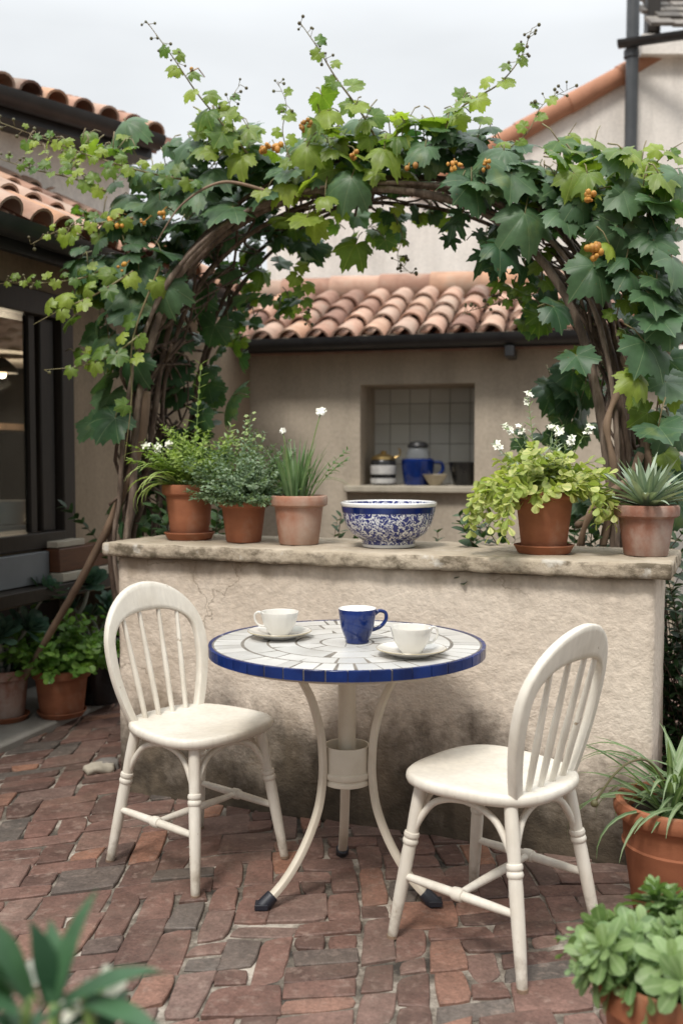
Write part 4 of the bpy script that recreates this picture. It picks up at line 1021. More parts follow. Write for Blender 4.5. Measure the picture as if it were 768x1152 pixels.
shoot([(150, 305), (110, 330), (70, 348), (38, 365)], [4.1, 4.05, 4.0, 4.0], 8, .06, .045, 0)
shoot([(160, 375), (125, 400), (90, 412), (50, 416)], [4.1, 4.06, 4.04, 4.02], 7, .06, .035, 2)
shoot([(150, 245), (105, 252), (70, 258), (35, 275)], [4.1, 4.05, 4.0, 4.0], 11, .045, .02, 8)
shoot([(180, 300), (150, 380), (148, 450), (140, 520)], [4.12, 4.1, 4.1, 4.1], 4, .06, .04, 0)
shoot([(600, 245), (622, 205), (632, 165), (648, 138)], [3.78, 3.75, 3.74, 3.74], 6, .06, .05, 0)
shoot([(675, 300), (690, 245), (700, 210), (730, 195), (775, 188)], [3.65, 3.6, 3.6, 3.6, 3.6], 7, .07, .05, 2)
shoot([(690, 240), (720, 205), (745, 175), (768, 160)], [3.65, 3.6, 3.6, 3.6], 6, .06, .04, 0)
shoot([(608, 280), (606, 325), (570, 338), (520, 352)], [3.9, 3.9, 3.92, 3.95], 8, .05, .018, 16, .004)
shoot([(120, 215), (80, 200), (35, 190), (-10, 175)], [4.08, 4.05, 4.03, 4.02], 12, .042, .018, 8)
shoot([(330, 190), (318, 150), (322, 118), (312, 92)], [3.95, 3.94, 3.94, 3.94], 6, .05, .02, 8, .003)
shoot([(560, 175), (592, 150), (610, 118), (640, 100)], [3.8, 3.8, 3.8, 3.8], 6, .05, .02, 9, .003)
shoot([(240, 185), (262, 150), (258, 118), (270, 95)], [4.0, 4.0, 4.0, 4.0], 6, .05, .02, 7, .003)
shoot([(330, 300), (342, 325), (338, 350), (352, 372)], [4.3, 4.3, 4.3, 4.3], 7, .045, .025, 6, .003)
shoot([(720, 300), (700, 330), (692, 372), (705, 410)], [3.62, 3.6, 3.6, 3.6], 5, .06, .04, 0, .004, False)
shoot([(440, 235), (452, 265), (447, 290), (462, 308)], [4.2, 4.2, 4.2, 4.2], 5, .04, .022, 14, .003)
shoot([(300, 215), (250, 205), (205, 230), (175, 275)], [3.98, 3.96, 3.96, 3.96], 2, .05, .04, 0, .008, False)
shoot([(640, 300), (655, 350), (660, 420), (645, 470)], [3.9, 3.95, 4.0, 4.05], 5, .07, .05, 0, .004, False)
shoot([(765, 340), (745, 420), (735, 500), (740, 590)], [3.62, 3.62, 3.62, 3.6], 5, .09, .08, 0, .005, False)
# berry clusters
for (x, y, n, r, rv) in [(128, 246, 8, .0125, 1), (134, 254, 5, .012, .9), (180, 240, 4, .011, .9), (139, 300, 5, .012, 1), (298, 168, 9, .013, .9), (310, 165, 7, .013, .95), (340, 141, 8, .011, .1), (348, 138, 4, .010, .0), (511, 185, 10, .012, 1), (547, 185, 6, .011, .5), (662, 220, 9, .013, .8), (669, 283, 10, .016, .9), (396, 175, 7, .011, .6), (459, 190, 2, .016, 0), (162, 250, 3, .01, .8), (216, 80, 2, .01, .5)]:
    mb = MB(); c = P(x, y, aD(x) - .30)
    for k in range(n):
        q = c + V((random.gauss(0, 1), random.gauss(0, .7), random.gauss(0, 1))) * r * .85; mb.ball(q, r * U(.5, .95), 9, min(1, max(0, rv + U(-.5, .25))), 0, U(.8, 1.35))
    mb.tube([c, c + V((.01, .10, .05)), c + V((.02, .22, .06))], .0025, 5, .0); mb.build('berry_cluster', MT['berry'], vine, local=False)

# ================================================================== TABLE
TX, TY, TH, TR = .016, 2.89, .750, .402
tb = thing('bistro_table', 'round white mosaic bistro table with a cobalt blue tiled edge', 'table', (TX, TY, 0))
mb = MB(); mb.lathe([(0, TH - .030), (TR - .012, TH - .030), (TR - .003, TH - .026), (TR - .003, TH - .0015), (TR - .006, TH), (0, TH)], n=96); mb.build('tabletop', MT['grout'], tb)
mb = MB(); mb.lathe([(0, TH - .040), (TR - .03, TH - .040), (TR - .02, TH - .036), (TR - .02, TH - .0305), (0, TH - .0305)], n=96); mb.build('under_rim', MT['creamt'], tb)
def arc_tile(mb, r0, r1, a0, a1, z0, z1, gap, rv, wob=0.0, rg=random):
    """a tile between two radii and two angles, its rim chamfered"""
    n = max(2, int((a1 - a0) * r1 / .02)); lo, mid, hi = [], [], []
    j = [rg.uniform(-wob, wob) for _ in range(4)]
    out = []
    for k in range(n + 1):
        s = k / n; out.append((r1 - gap / 2, a0 + gap / 2 / r1 + j[0] + (a1 - a0 - gap / r1 + j[1] - j[0]) * s))
    for k in range(n + 1):
        s = k / n; rr = r0 + gap / 2; g_ = min(gap / max(rr, .02), (a1 - a0) * .7)
        out.append((rr, a1 - g_ / 2 + j[2] - (a1 - a0 - g_ + j[2] - j[3]) * s))
    cr = (r0 + r1) / 2; ca = (a0 + a1) / 2; c = V((cr * math.cos(ca), cr * math.sin(ca), 0))
    for (r_, a_) in out:
        p = V((r_ * math.cos(a_), r_ * math.sin(a_), 0)); d_ = (c - p).normalized() * .0008
        lo.append(mb.vert((p.x, p.y, z0))); mid.append(mb.vert((p.x, p.y, z1 - .0012))); hi.append(mb.vert((p.x + d_.x, p.y + d_.y, z1)))
    m_ = len(out)
    for k in range(m_):
        l = (k + 1) % m_
        mb.face((lo[k], lo[l], mid[l], mid[k]), rv); mb.face((mid[k], mid[l], hi[l], hi[k]), rv)
    mb.face(hi, rv)
rg = random.Random(5)
mb = MB(); nb_ = 44
for k in range(nb_):
    a0 = 2 * PI * k / nb_ + rg.uniform(-.008, .008); a1 = 2 * PI * (k + 1) / nb_
    arc_tile(mb, TR - .012, TR + .002, 2 * PI * k / nb_, a1, TH - .028, TH + .0012, .0032, rg.random(), .004, rg)
mb.build('edge_tiles', MT['tileblue'], tb, smooth=False)
mb = MB()
def ring(r0, r1, n, wob, off=0.0, gap=.0042):
    cuts = [2 * PI * (k + off) / n + rg.uniform(-.22, .22) * 2 * PI / n for k in range(n)]; cuts.append(cuts[0] + 2 * PI)
    for k in range(n): arc_tile(mb, r0, r1, cuts[k], cuts[k + 1], TH - .004, TH + rg.uniform(.0003, .0008), gap, rg.random(), wob, rg)
ring(.3065, TR - .0135, 42, .012)
ring(.232, .302, 21, .03, .3)
ring(.150, .230, 14, .06, .1)
ring(.078, .148, 7, .10, .6)
ring(.004, .076, 4, .12)
mb.build('mosaic_tiles', MT['tilewhite'], tb, smooth=False)
mb = MB(); mb.lathe([(0, .33), (.024, .33), (.026, .34), (.026, TH - .041), (0, TH - .041)], n=24); mb.build('centre_post', MT['creamt'], tb)
mb = MB(); mb.lathe([(.060, .335), (.066, .335), (.067, .36), (.067, .445), (.066, .447), (.062, .447), (.061, .44), (.061, .345), (.0, .344), (.0, .338), (.06, .336)], n=40)
mb.lathe([(.066, .352), (.071, .355), (.073, .363), (.071, .371), (.066, .374)], n=40); mb.lathe([(.066, .333), (.070, .335), (.071, .341), (.070, .347), (.066, .349)], n=40)
mb.build('collar', MT['creamt'], tb)
for (az, nm) in ((R(207), 'a'), (R(338), 'b'), (R(93), 'c')):
    prof = [V((.20, .712)), V((.165, .68)), V((.118, .60)), V((.088, .50)), V((.079, .42)), V((.080, .35)), V((.096, .26)), V((.140, .16)), V((.20, .075)), V((.272, .012))]
    pp = spline(prof, 40); mb = MB()
    pts = [V((p.x * math.cos(az), p.x * math.sin(az), p.y)) for p in pp]
    # flat bar section: swept rectangle
    side = V((-math.sin(az), math.cos(az), 0)); rows = []
    for i, p in enumerate(pts):
        t = (pts[min(i + 1, 40)] - pts[max(i - 1, 0)]).normalized(); nn = side.cross(t).normalized(); w_, h_ = .0145, .0105
        rows.append([mb.vert(p + side * (w_ * math.copysign(abs(math.cos(2 * PI * j / 12)) ** .6, math.cos(2 * PI * j / 12))) + nn * (h_ * math.copysign(abs(math.sin(2 * PI * j / 12)) ** .6, math.sin(2 * PI * j / 12)))) for j in range(12)])
    for a, b_ in zip(rows, rows[1:]):
        for j in range(12): mb.face((a[j], a[(j + 1) % 12], b_[(j + 1) % 12], b_[j]))
    mb.face(rows[0][::-1]); mb.face(rows[-1])
    lg = mb.build('leg', MT['creamt'], tb)
    mb = MB(); e = pts[-1]; t = (pts[-1] - pts[-4]).normalized()
    mb.tube([e - t * .045, e - t * .043, e - t * .01, e + t * .004], [.017, .0195, .021, .019], 14); mb.box(e.x - .019, e.x + .019, e.y - .019, e.y + .019, -.012 + .022, .026); mb.build('foot_cap', MT['rubber'], lg, bevel=.004)
FLOOR = .017
tb.location.z = FLOOR - .006

# ---------------------------------------------------------------- crockery
def cup_and_saucer(x, y, label_c, label_s, rz, sc=1.0):
    z = TH + tb.location.z + .0018
    t = thing('saucer', label_s, 'saucer', (x, y, z), 0, 'white saucers on the table')
    mb = MB(); mb.lathe([(0, .002), (.045, .002), (.046, 0), (.050, 0), (.052, .003), (.075, .010), (.094, .019), (.0955, .0205), (.094, .0215), (.074, .0135), (.052, .008), (.035, .007), (0, .007)], n=56); mb.build('dish', MT['china'], t)
    mb = MB(); mb.lathe([(.0945, .0185), (.0962, .0202), (.0950, .0218)], n=56); mb.build('rim_line', MT['chinatrim'], t)
    c = thing('teacup', label_c, 'teacup', (x, y, z + .0075), rz, 'white teacups on the table')
    mb = MB(); n = 56; prof = [(0, .003), (.024, .003), (.0245, 0), (.028, 0), (.029, .004), (.036, .012), (.0475, .032), (.0535, .055), (.0575, .0685), (.0572, .070), (.0555, .069), (.051, .053), (.0445, .032), (.033, .014), (.02, .008), (0, .007)]
    mb.lathe(prof, n=n)
    for i, v in enumerate(mb.v):                  # gently fluted sides
        a = math.atan2(v[1], v[0]); k = 1 + .014 * math.cos(14 * a) * min(1, max(0, (v[2] - .012) / .02))
        mb.v[i] = (v[0] * k, v[1] * k, v[2])
    mb.build('bowl', MT['china'], c)
    mb = MB(); mb.tube(spline([V((.052, 0, .060)), V((.066, 0, .066)), V((.078, 0, .058)), V((.077, 0, .040)), V((.064, 0, .026)), V((.046, 0, .024))], 22), [.0042 - .0008 * math.sin(PI * i / 22) for i in range(23)], 8); mb.build('handle', MT['china'], c)
cup_and_saucer(-.185, 2.96, 'white fluted teacup on the saucer nearer the left chair', 'white saucer on the left side of the mosaic table', R(165))
cup_and_saucer(.190, 2.69, 'white fluted teacup on the front right of the mosaic table', 'white saucer on the front right of the mosaic table', R(20))
t = thing('blue_cup', 'cobalt blue coffee cup with white inside standing on bare mosaic', 'coffee cup', (.046, 2.88, TH + tb.location.z + .0018), R(12))
mb = MB(); mb.lathe([(0, .003), (.028, .003), (.029, 0), (.033, 0), (.0345, .003), (.0335, .010), (.040, .022), (.048, .045), (.0525, .075), (.0555, .098), (.0552, .0995)], n=56); mb.build('bowl', MT['blueglaze'], t)
mb = MB(); mb.lathe([(.0552, .0995), (.0540, .1005), (.0525, .0985), (.049, .075), (.044, .045), (.035, .02), (0, .012)], n=56); mb.build('white_inside', MT['whiteglaze'], t)
mb = MB(); mb.tube(spline([V((.051, 0, .080)), V((.066, 0, .090)), V((.084, 0, .084)), V((.086, 0, .064)), V((.070, 0, .044)), V((.044, 0, .034))], 24), [.0055] * 25, 10); mb.build('handle', MT['blueglaze'], t)

# ================================================================== CHAIRS
def make_chair(label, loc, rz):
    t = thing('bistro_chair', label, 'chair', loc, rz, 'cream painted chairs at the bistro table')
    SH = .452
    # seat: rounded square, slightly dished, soft edge
    mb = MB(); n = 72; rings = []
    def outline(k, s):
        a = 2 * PI * k / n; e = 2.9
        c_, s_ = math.cos(a), math.sin(a); r_ = (abs(c_) ** e + abs(s_) ** e) ** (-1 / e)
        x = r_ * c_; y = r_ * s_
        return V((x * .208 * s, y * (.212 + .012 * x - .010 * (1 - x)) * s, 0))
    prof = [(.0, SH - .034), (.80, SH - .034), (.93, SH - .032), (.985, SH - .024), (1.0, SH - .014), (.993, SH - .004), (.965, SH + .0015), (.90, SH + .001), (.72, SH - .004), (.45, SH - .007), (.0, SH - .008)]
    for (s, z) in prof:
        if s == 0: rings.append([mb.vert((0, 0, z))])
        else: rings.append([mb.vert(outline(k, s) + V((0, 0, z))) for k in range(n)])
    for a, b_ in zip(rings, rings[1:]):
        for k in range(n):
            l = (k + 1) % n
            if len(a) == 1: mb.face((a[0], b_[l], b_[k]))
            elif len(b_) == 1: mb.face((a[k], a[l], b_[0]))
            else: mb.face((a[k], a[l], b_[l], b_[k]))
    mb.build('seat', MT['cream'], t, angle=0)
    legs = {}
    for sx in (1, -1):
        for sy in (1, -1):
            top = V((.138 * sx, .138 * sy, SH - .030)); bot = V((.196 * sx - (.012 if sx < 0 else 0), .190 * sy, .0))
            legs[(sx, sy)] = (top, bot)
            mb = MB(); ss = [(0, .0168), (.10, .0176), (.22, .0176), (.315, .0162), (.32, .0200), (.335, .0214), (.35, .0200), (.356, .0168), (.362, .0200), (.377, .0214), (.392, .0200), (.398, .0172), (.45, .0181), (.70, .0170), (.93, .0142), (.985, .0135), (.992, .0125), (1.0, .0120)]
            mb.tube([top.lerp(bot, s) for s, _ in ss], [r_ for _, r_ in ss], 18); lg = mb.build('leg', MT['cream'], t)
            mb = MB(); mb.tube([bot + V((0, 0, -.003)), bot + V((0, 0, .006))], .0142, 14); mb.build('foot_pad', MT['barkpale'], lg)
    at = lambda k, s: legs[k][0].lerp(legs[k][1], s)
    mids = []
    for sy in (1, -1):
        a = at((1, sy), .60); c = at((-1, sy), .60); m_ = (a + c) / 2; mids.append(m_)
        mb = MB(); ss = [(0, .0095), (.2, .0115), (.455, .0125), (.46, .0165), (.5, .018), (.54, .0165), (.545, .0125), (.8, .0115), (1, .0095)]
        mb.tube([a.lerp(c, s) for s, _ in ss], [r_ for _, r_ in ss], 12); mb.build('stretcher', MT['cream'], t)
    mb = MB(); mb.tube([mids[0].lerp(mids[1], s) for s in (.03, .3, .5, .7, .97)], [.009, .0115, .0125, .0115, .009], 12); mb.build('cross_stretcher', MT['cream'], t)
    ks = [(1, 1), (1, -1), (-1, -1), (-1, 1)]
    for i in range(4):
        a, c = ks[i], ks[(i + 1) % 4]
        pa, pc = at(a, .36), at(c, .36); ta, tc_ = at(a, .05), at(c, .05)
        def arm(p0, t0, t1):
            q = [p0.lerp(t0, -.02), p0.lerp(t0, .35).lerp(t1, .05), p0.lerp(t0, .75).lerp(t1, .16), t0.lerp(t1, .32) + V((0, 0, -.004)), t0.lerp(t1, .5) + V((0, 0, .004))]
            return spline(q, 16)
        f1 = arm(pa, ta, tc_); f2 = arm(pc, tc_, ta)
        mb = MB(); mb.tube(f1 + f2[::-1][1:], .0092, 10); mb.build('brace', MT['cream'], t, angle=0)
    # back: bent hoop with a broad crest, leaning back
    lean = R(14)
    def bp(y, h, off=0.0):      # from the plane of the back to chair space
        return V((-.156 - math.sin(lean) * h + .030 * (y / .2) ** 2 * (.4 + h) + off, y, SH - .006 + math.cos(lean) * h))
    outer, inner = [], []
    H1, HT, W1, HI = .235, .440, .205, .345
    for s in range(13):
        h = H1 * s / 12; k = h / H1; w_ = .150 + (W1 - .150) * math.sin(k * PI / 2) ** .9
        outer.append((-w_, h)); inner.append((-(w_ - .030 - .006 * k), h))
    for s in range(1, 30):
        a = PI - PI * s / 30
        outer.append((W1 * math.cos(a), H1 + (HT - H1) * math.sin(a)))
        e = 2.5; ia = (abs(math.cos(a)) ** e + abs(math.sin(a)) ** e) ** (-1 / e)
        inner.append(((W1 - .036) * math.cos(a) * (ia if True else 1), H1 + (HI - H1) * math.sin(a) * ia))
    for s in range(13):
        h = H1 * (1 - s / 12); k = h / H1; w_ = .150 + (W1 - .150) * math.sin(k * PI / 2) ** .9
        outer.append((w_, h)); inner.append((w_ - .030 - .006 * k, h))
    mb = MB(); TK = .0125; rows = []
    for (o1, i1) in zip(outer, inner):
        row = []
        O = V(o1); I = V(i1)
        for (f_, z) in ((0.0, -.5), (.06, -.95), (.2, -1), (.8, -1), (.94, -.95), (1, -.5), (1, .5), (.94, .95), (.8, 1), (.2, 1), (.06, .95), (0, .5)):
            q = O.lerp(I, f_); row.append(mb.vert(bp(q.x, q.y, z * TK)))
        rows.append(row)
    for a, b_ in zip(rows, rows[1:]):
        for j in range(12): mb.face((a[j], b_[j], b_[(j + 1) % 12], a[(j + 1) % 12]))
    mb.face(rows[0]); mb.face(rows[-1][::-1]); mb.build('back_hoop', MT['cream'], t, angle=60)
    for yb, yt in ((-.084, -.112), (-.028, -.040), (.028, .040), (.084, .112)):
        e = 2.5; htop = H1 + (HI - H1) * (1 - (abs(yt) / (W1 - .036)) ** e) ** (1 / e) + .004
        a = bp(yb, -.002); c = bp(yt, htop)
        mb = MB(); ss = [(0, .0078), (.15, .009), (.4, .0098), (.75, .008), (1, .0068)]
        mb.tube([a.lerp(c, s) for s, _ in ss], [r_ for _, r_ in ss], 12); mb.build('spindle', MT['cream'], t)
    return t
chair = make_chair('cream hoop back chair on the left of the table, facing the camera', (-.455, 3.12, FLOOR), R(-40))
c2 = copy_tree(chair); c2.location = (.408, 2.615, FLOOR); c2.rotation_euler.z = R(138)
c2['label'] = 'cream hoop back chair on the right of the table, seen from behind'

# ================================================================== BOWL AND POTS ON THE WALL
bl = thing('ceramic_bowl', 'large blue and white patterned bowl with white rim on the wall top', 'bowl', on_wall(437, .19))
R0 = .172
mb = MB(); mb.lathe([(0, .004), (.075, .004), (.078, 0), (.092, 0), (.094, .004), (.093, .012)], n=64); mb.lathe([(.094, .012), (.095, .024), (.108, .031), (.132, .046), (.150, .070), (.161, .102), (.168, .140)], n=64); mb.build('body', MT['bowl'], bl)
mb = MB(); mb.lathe([(.168, .1445), (.1705, .1460), (R0, .150), (R0 + .001, .157), (R0 - .001, .160), (R0 - .006, .161), (R0 - .010, .156)], n=64); mb.lathe([(.0935, -.0), (.0952, .003), (.0952, .009), (.0935, .011)], n=64); mb.build('rim', MT['whiteglaze'], bl)
mb = MB(); mb.lathe([(R0 - .010, .1565), (.157, .130), (.142, .09), (.118, .058), (.08, .03), (0, .022)], n=64); mb.build('inside', MT['bowl'], bl)
mb = MB(); mb.lathe([(.1685, .1448), (.1695, .1440), (.1662, .124), (.1650, .124)], n=64); mb.build('blue_band', MT['blueglaze'], bl)

GP = 'potted plants on the garden wall'
# 1: mixed pot with striped straps
loc = on_wall(213, .20)
saucer_dish('terracotta saucer under the leftmost pot on the wall', loc, .099)
t, zs = potted('potted_plant', 'terracotta pot of striped strap leaves and lime foliage, leftmost on the wall', loc + V((0, 0, .0095)), .205, .106, .074, MT['terra'], group=GP)
st, lf, fr, sed, fl = MB(), MB(), MB(), MB(), MB()
for k in range(24):
    az = R(U(150, 260)) if k < 17 else R(U(-60, 60)); L_ = U(.20, .34)
    strap(lf, stem_path((U(-.04, .02), U(-.05, .03), zs), az, R(U(35, 75)), L_, R(U(95, 165)), 10), U(.018, .028), random.random(), .2)
for k in range(95):
    az = U(0, 6.28); pts = stem_path((U(-.05, .06), U(-.05, .05), zs), az, R(U(42, 88)), U(.15, .28), R(U(10, 50)), 6, .12)
    leafy_stem(fr, st, pts, .012, .032, .012, .0014, R(60), True, .25)
for (bx, by, az, el, L_) in ((.02, .0, R(60), R(87), .50), (.07, .0, R(0), R(72), .27), (.05, .03, R(20), R(65), .22)):
    pts = stem_path((bx, by, zs), az, el, L_, R(6), 8); leafy_stem(sed, st, pts, .022, .066, .021, .003, R(72), True, .3, 0, .2, 1, .1, .5, .15)
for (az, el, L_) in ((R(185), R(58), .24), (R(195), R(66), .20), (R(150), R(75), .2)):
    pts = stem_path((-.03, 0, zs), az, el, L_, R(10), 8); leafy_stem(sed, st, pts, .03, .035, .011, .002)
    spray(t, 'flower_head', MT['petal'], pts, 5, .012, .020, .009, 2, 4)
st.build('stem', MT['greenstem'], t, angle=0); lf.build('strap_leaves', MT['lf_spiderpale'], t, angle=0); fr.build('feathery_foliage', MT['lf_lime'], t, angle=0); sed.build('upright_foliage', MT['lf_sedum'], t, angle=0)
# 2: grey green herb
loc = on_wall(274, .17)
t, zs = potted('potted_plant', 'terracotta pot with a dense grey green bushy herb, second on the wall', loc, .165, .098, .066, MT['terra'], group=GP)
st, lf, fl = MB(), MB(), MB()
for k in range(330):
    az = U(0, 6.28); el = R(90 - 78 * math.sqrt(U(0.0, 1.0))); L_ = U(.125, .195) * (1 + .65 * math.sin(el) ** 2)
    pts = stem_path((U(-.055, .055), U(-.055, .055), zs - .005), az, el, L_, R(U(0, 30)), 6, .25)
    leafy_stem(lf, st, pts, .0125, .023, .012, .0011, R(60), True, .35, 0, 0, 1, .2, .3, .6)
for (az, el, L_) in ((1.2, R(86), .34), (.5, R(80), .28), (2.5, R(82), .26)):
    pts = stem_path((.01, 0, zs), az, el, L_, R(8), 8, .1); leafy_stem(lf, st, pts, .022, .022, .008, .0014, R(50), True, .4)
    spray(t, 'flower_head', MT['lf_sedum'], pts, 14, .007, .013, .02, 5)
st.build('stem', MT['greenstem'], t, angle=0); lf.build('foliage', MT['lf_thyme'], t, angle=0)
# 3: chives
loc = on_wall(336, .16)
t, zs = potted('potted_plant', 'lime stained terracotta pot of upright chives with two white flowers', loc, .180, .106, .073, MT['terraworn'], group=GP, rim=.22)
st, lf, fl, sp = MB(), MB(), MB(), MB()
for k in range(95):
    az = U(0, 6.28); r_ = U(0, .05); L_ = U(.14, .26)
    pts = stem_path((r_ * math.cos(az) - .01, r_ * math.sin(az), zs - .004), az, R(U(66, 90)), L_, R(U(2, 34)), 7)
    strap(lf, pts, U(.008, .014), random.random(), .5, .3)
for (az, L_) in ((R(15), .24), (R(170), .22), (R(-20), .26), (R(200), .18)):
    strap(lf, stem_path((.0, .0, zs), az, R(62), L_, R(120), 9), .007, random.random(), .4)
for (x, az, el, L_, rr) in ((.0, R(20), R(77), .345, .021), (-.025, R(160), R(84), .265, .013)):
    pts = stem_path((x, -.01, zs), az, el, L_, R(4), 8); st.tube(pts, .0022, 6)
    fl = MB()
    for j in range(4): flower(fl, pts[-1], V((U(-.8, .8), -.8, U(.0, .9))), rr, 5)
    fl.build('flower', MT['petal'], t, angle=0)
for k in range(3):
    pts = stem_path((.035, 0, zs), R(U(-15, 20)), R(U(55, 66)), U(.19, .25), R(25), 8); leafy_stem(sp, st, pts, .018, .036, .014, .0018, R(55), True, .55)
st.build('stem', MT['greenstem'], t, angle=0); lf.build('chive_leaves', MT['lf_chive'], t, angle=0); sp.build('side_sprig', MT['lf_chive'], t, angle=0)
# 4: golden trailing plant with white spikes
loc = on_wall(612, .15)
saucer_dish('terracotta saucer under the golden trailing plant on the wall', loc, .100)
t, zs = potted('potted_plant', 'terracotta pot of golden variegated trailing leaves and white flower spikes', loc + V((0, 0, .0095)), .198, .104, .074, MT['terra'], group=GP, rim=.12, lip=.008)
st, lf, sl_, fl = MB(), MB(), MB(), MB()
for k in range(95):
    az = U(0, 6.28); pts = stem_path((U(-.05, .05), U(-.05, .05), zs), az, R(U(20, 84)), U(.12, .21), R(U(20, 95)), 8, .2)
    leafy_stem(lf, st, pts, .027, .056, .043, .0016, R(65), True, .25, 1)
for (az, L_, n) in ((R(200), .31, 6), (R(225), .33, 5), (R(165), .22, 3), (R(-15), .23, 5), (R(-45), .22, 4), (R(25), .25, 2)):
    for k in range(n):
        pts = stem_path((.05 * math.cos(az), .05 * math.sin(az), zs + .01), az + U(-.25, .25), R(U(25, 50)), L_ * U(.8, 1.1), R(U(125, 150)), 10, .1)
        leafy_stem(lf, st, pts, .024, .052, .040, .0016, R(70), True, .25, 1)
for (az, el, L_) in ((R(110), R(84), .36), (R(165), R(62), .29), (R(175), R(52), .24), (R(20), R(76), .25), (R(10), R(66), .28), (R(60), R(72), .27), (R(-20), R(70), .22), (R(140), R(75), .26)):
    pts = stem_path((U(-.03, .03), .01, zs), az, el, L_, R(8), 9, .06); leafy_stem(sl_, st, pts, .022, .042, .011, .0022, R(55), True, .3)
    spray(t, 'flower_head', MT['petal'], pts, 6, .008, .016, .009, 2)
for k in range(16):
    pts = stem_path((U(-.04, .04), U(-.04, .04), zs), U(0, 6.28), R(U(55, 85)), U(.14, .2), R(20), 7, .1); leafy_stem(sl_, st, pts, .02, .045, .009, .0016, R(50))
st.build('stem', MT['greenstem'], t, angle=0); lf.build('trailing_foliage', MT['lf_gold'], t, angle=0); sl_.build('silver_foliage', MT['lf_silver'], t, angle=0)
# 5: agave like rosette
loc = on_wall(727, .20)
t, zs = potted('potted_plant', 'weathered terracotta pot with a grey green spiky rosette at the wall end', loc, .165, .105, .070, MT['terraold'], group=GP, rim=.24)
lf = MB()
for k in range(46):
    az = k * 2.4 + U(-.2, .2); s = k / 46; L_ = U(.15, .22) * (1.15 - .35 * s); el = R(12 + 60 * s + U(-8, 8))
    strap(lf, stem_path((.012 * math.cos(az), .012 * math.sin(az), zs + .012 + .02 * s), az, el, L_, R(U(5, 45) * (1 - s)), 8), U(.022, .032), random.random(), .45, .35, w0=.8)
for (az, el, L_) in ((R(60), R(66), .24), (R(190), R(30), .24), (R(20), R(40), .22), (R(-10), R(22), .23), (R(170), R(18), .21)):
    strap(lf, stem_path((0, 0, zs + .02), az, el, L_, R(40), 9), .016, U(.5, 1), .4, .3)
lf.build('rosette', MT['lf_agave'], t, angle=0)

# ================================================================== PLANTS ON THE GROUND
GG = 'potted plants standing on the paving'
def mound(t, zs, n, Lr, mat, leaf, w, spread, gap, el_lo=8, stems='greenstem', name='foliage', droop=(5, 50), shape=0, pairs=True, rbase=.06, jit=.4, curl=.25, whorl=0):
    st, lf = MB(), MB()
    for k in range(n):
        az = U(0, 6.28); el = R(90 - (90 - el_lo) * math.sqrt(U(0, 1)))
        pts = stem_path((U(-rbase, rbase), U(-rbase, rbase), zs - .004), az, el, U(*Lr), R(U(*droop)), 7, .2)
        leafy_stem(lf, st, pts, gap, leaf, w, .002, R(62), pairs, .3, shape, 0, 1, curl, .3, jit, whorl)
    st.build('stem', MT[stems], t, angle=0); lf.build(name, MT[mat], t, angle=0)
p = P(70, 806, 4.78); ZC = .051
saucer_dish('terracotta saucer under the leafy green plant by the left house', (p.x, p.y, ZC), .118)
t, zs = potted('potted_plant', 'terracotta pot of bright green mounded mint by the left house', (p.x, p.y, ZC + .0095), .225, .140, .102, MT['terra'], group=GG)
mound(t, zs, 120, (.20, .36), 'lf_mint', .062, .047, .1, .034, 26, shape=1, rbase=.08, droop=(0, 50))
p = P(6, 806, 4.70)
saucer_dish('terracotta saucer at the left edge of the picture', (p.x, p.y, ZC), .115)
t, zs = potted('potted_plant', 'dim terracotta pot of dark succulent rosettes at the left edge', (p.x, p.y, ZC + .0095), .24, .125, .09, MT['terraold'], group=GG)
def rosette(lf, c, up, n, L_, w):
    up = up.normalized(); a = up.orthogonal().normalized(); b_ = up.cross(a)
    for k in range(n):
        th = k * 2.4; s = k / n; o = a * math.cos(th) + b_ * math.sin(th); el = R(10 + 68 * s)
        leaflet(lf, c + up * .012 * s, o * math.cos(el) + up * math.sin(el), up * math.cos(el) - o * math.sin(el), L_ * (1 - .55 * s), w * (1 - .45 * s), U(0, 1), -.1, .25, 0, 1)
st, lf = MB(), MB()
for (az, el, L_, rl) in ((R(60), R(82), .36, .14), (R(10), R(70), .42, .15), (R(150), R(75), .30, .13), (R(-30), R(60), .28, .13), (R(90), R(70), .44, .12), (R(-80), R(65), .24, .13), (R(0), R(80), .36, .14)):
    pts = stem_path((U(-.03, .03), U(-.03, .03), zs), az, el, L_, R(15), 7, .1); st.tube(pts, .007, 7); rosette(lf, pts[-1], pts[-1] - pts[-3], 32, rl, .045)
for k in range(14): strap(lf, stem_path((U(-.04, .04), U(-.04, .04), zs), U(0, 6.28), R(U(35, 70)), U(.15, .22), R(60), 7), .018, random.random())
st.build('stem', MT['greystem'], t, angle=0); lf.build('rosette_leaves', MT['lf_dark'], t, angle=0)
p = P(112, 770, 5.05)
t, zs = potted('potted_plant', 'black pot with a dark succulent rosette on a pale bare stem', (p.x, p.y, .051), .34, .13, .10, MT['black'], group=GG)
st, lf = MB(), MB()
tgt = [P(86, 700, 4.98), P(95, 680, 4.96), P(100, 658, 4.95)]
w_ = V(t.location)
pts = spline([V((-.02, 0, zs))] + [q - w_ for q in tgt], 16); st.tube(pts, .010, 8); rosette(lf, pts[-1], V((.1, -.6, .8)), 40, .115, .055)
pts = spline([V((.0, .02, zs)), V((.03, .03, zs + .12)), V((.06, .02, zs + .2))], 12); st.tube(pts, .008, 8); rosette(lf, pts[-1], V((.3, -.3, .8)), 30, .10, .045)
for k in range(5):
    pts = stem_path((U(-.05, .05), U(-.05, .05), zs), U(0, 6.28), R(70), U(.1, .22), R(15), 7); st.tube(pts, .007, 7); rosette(lf, pts[-1], pts[-1] - pts[-3], 22, .085, .036)
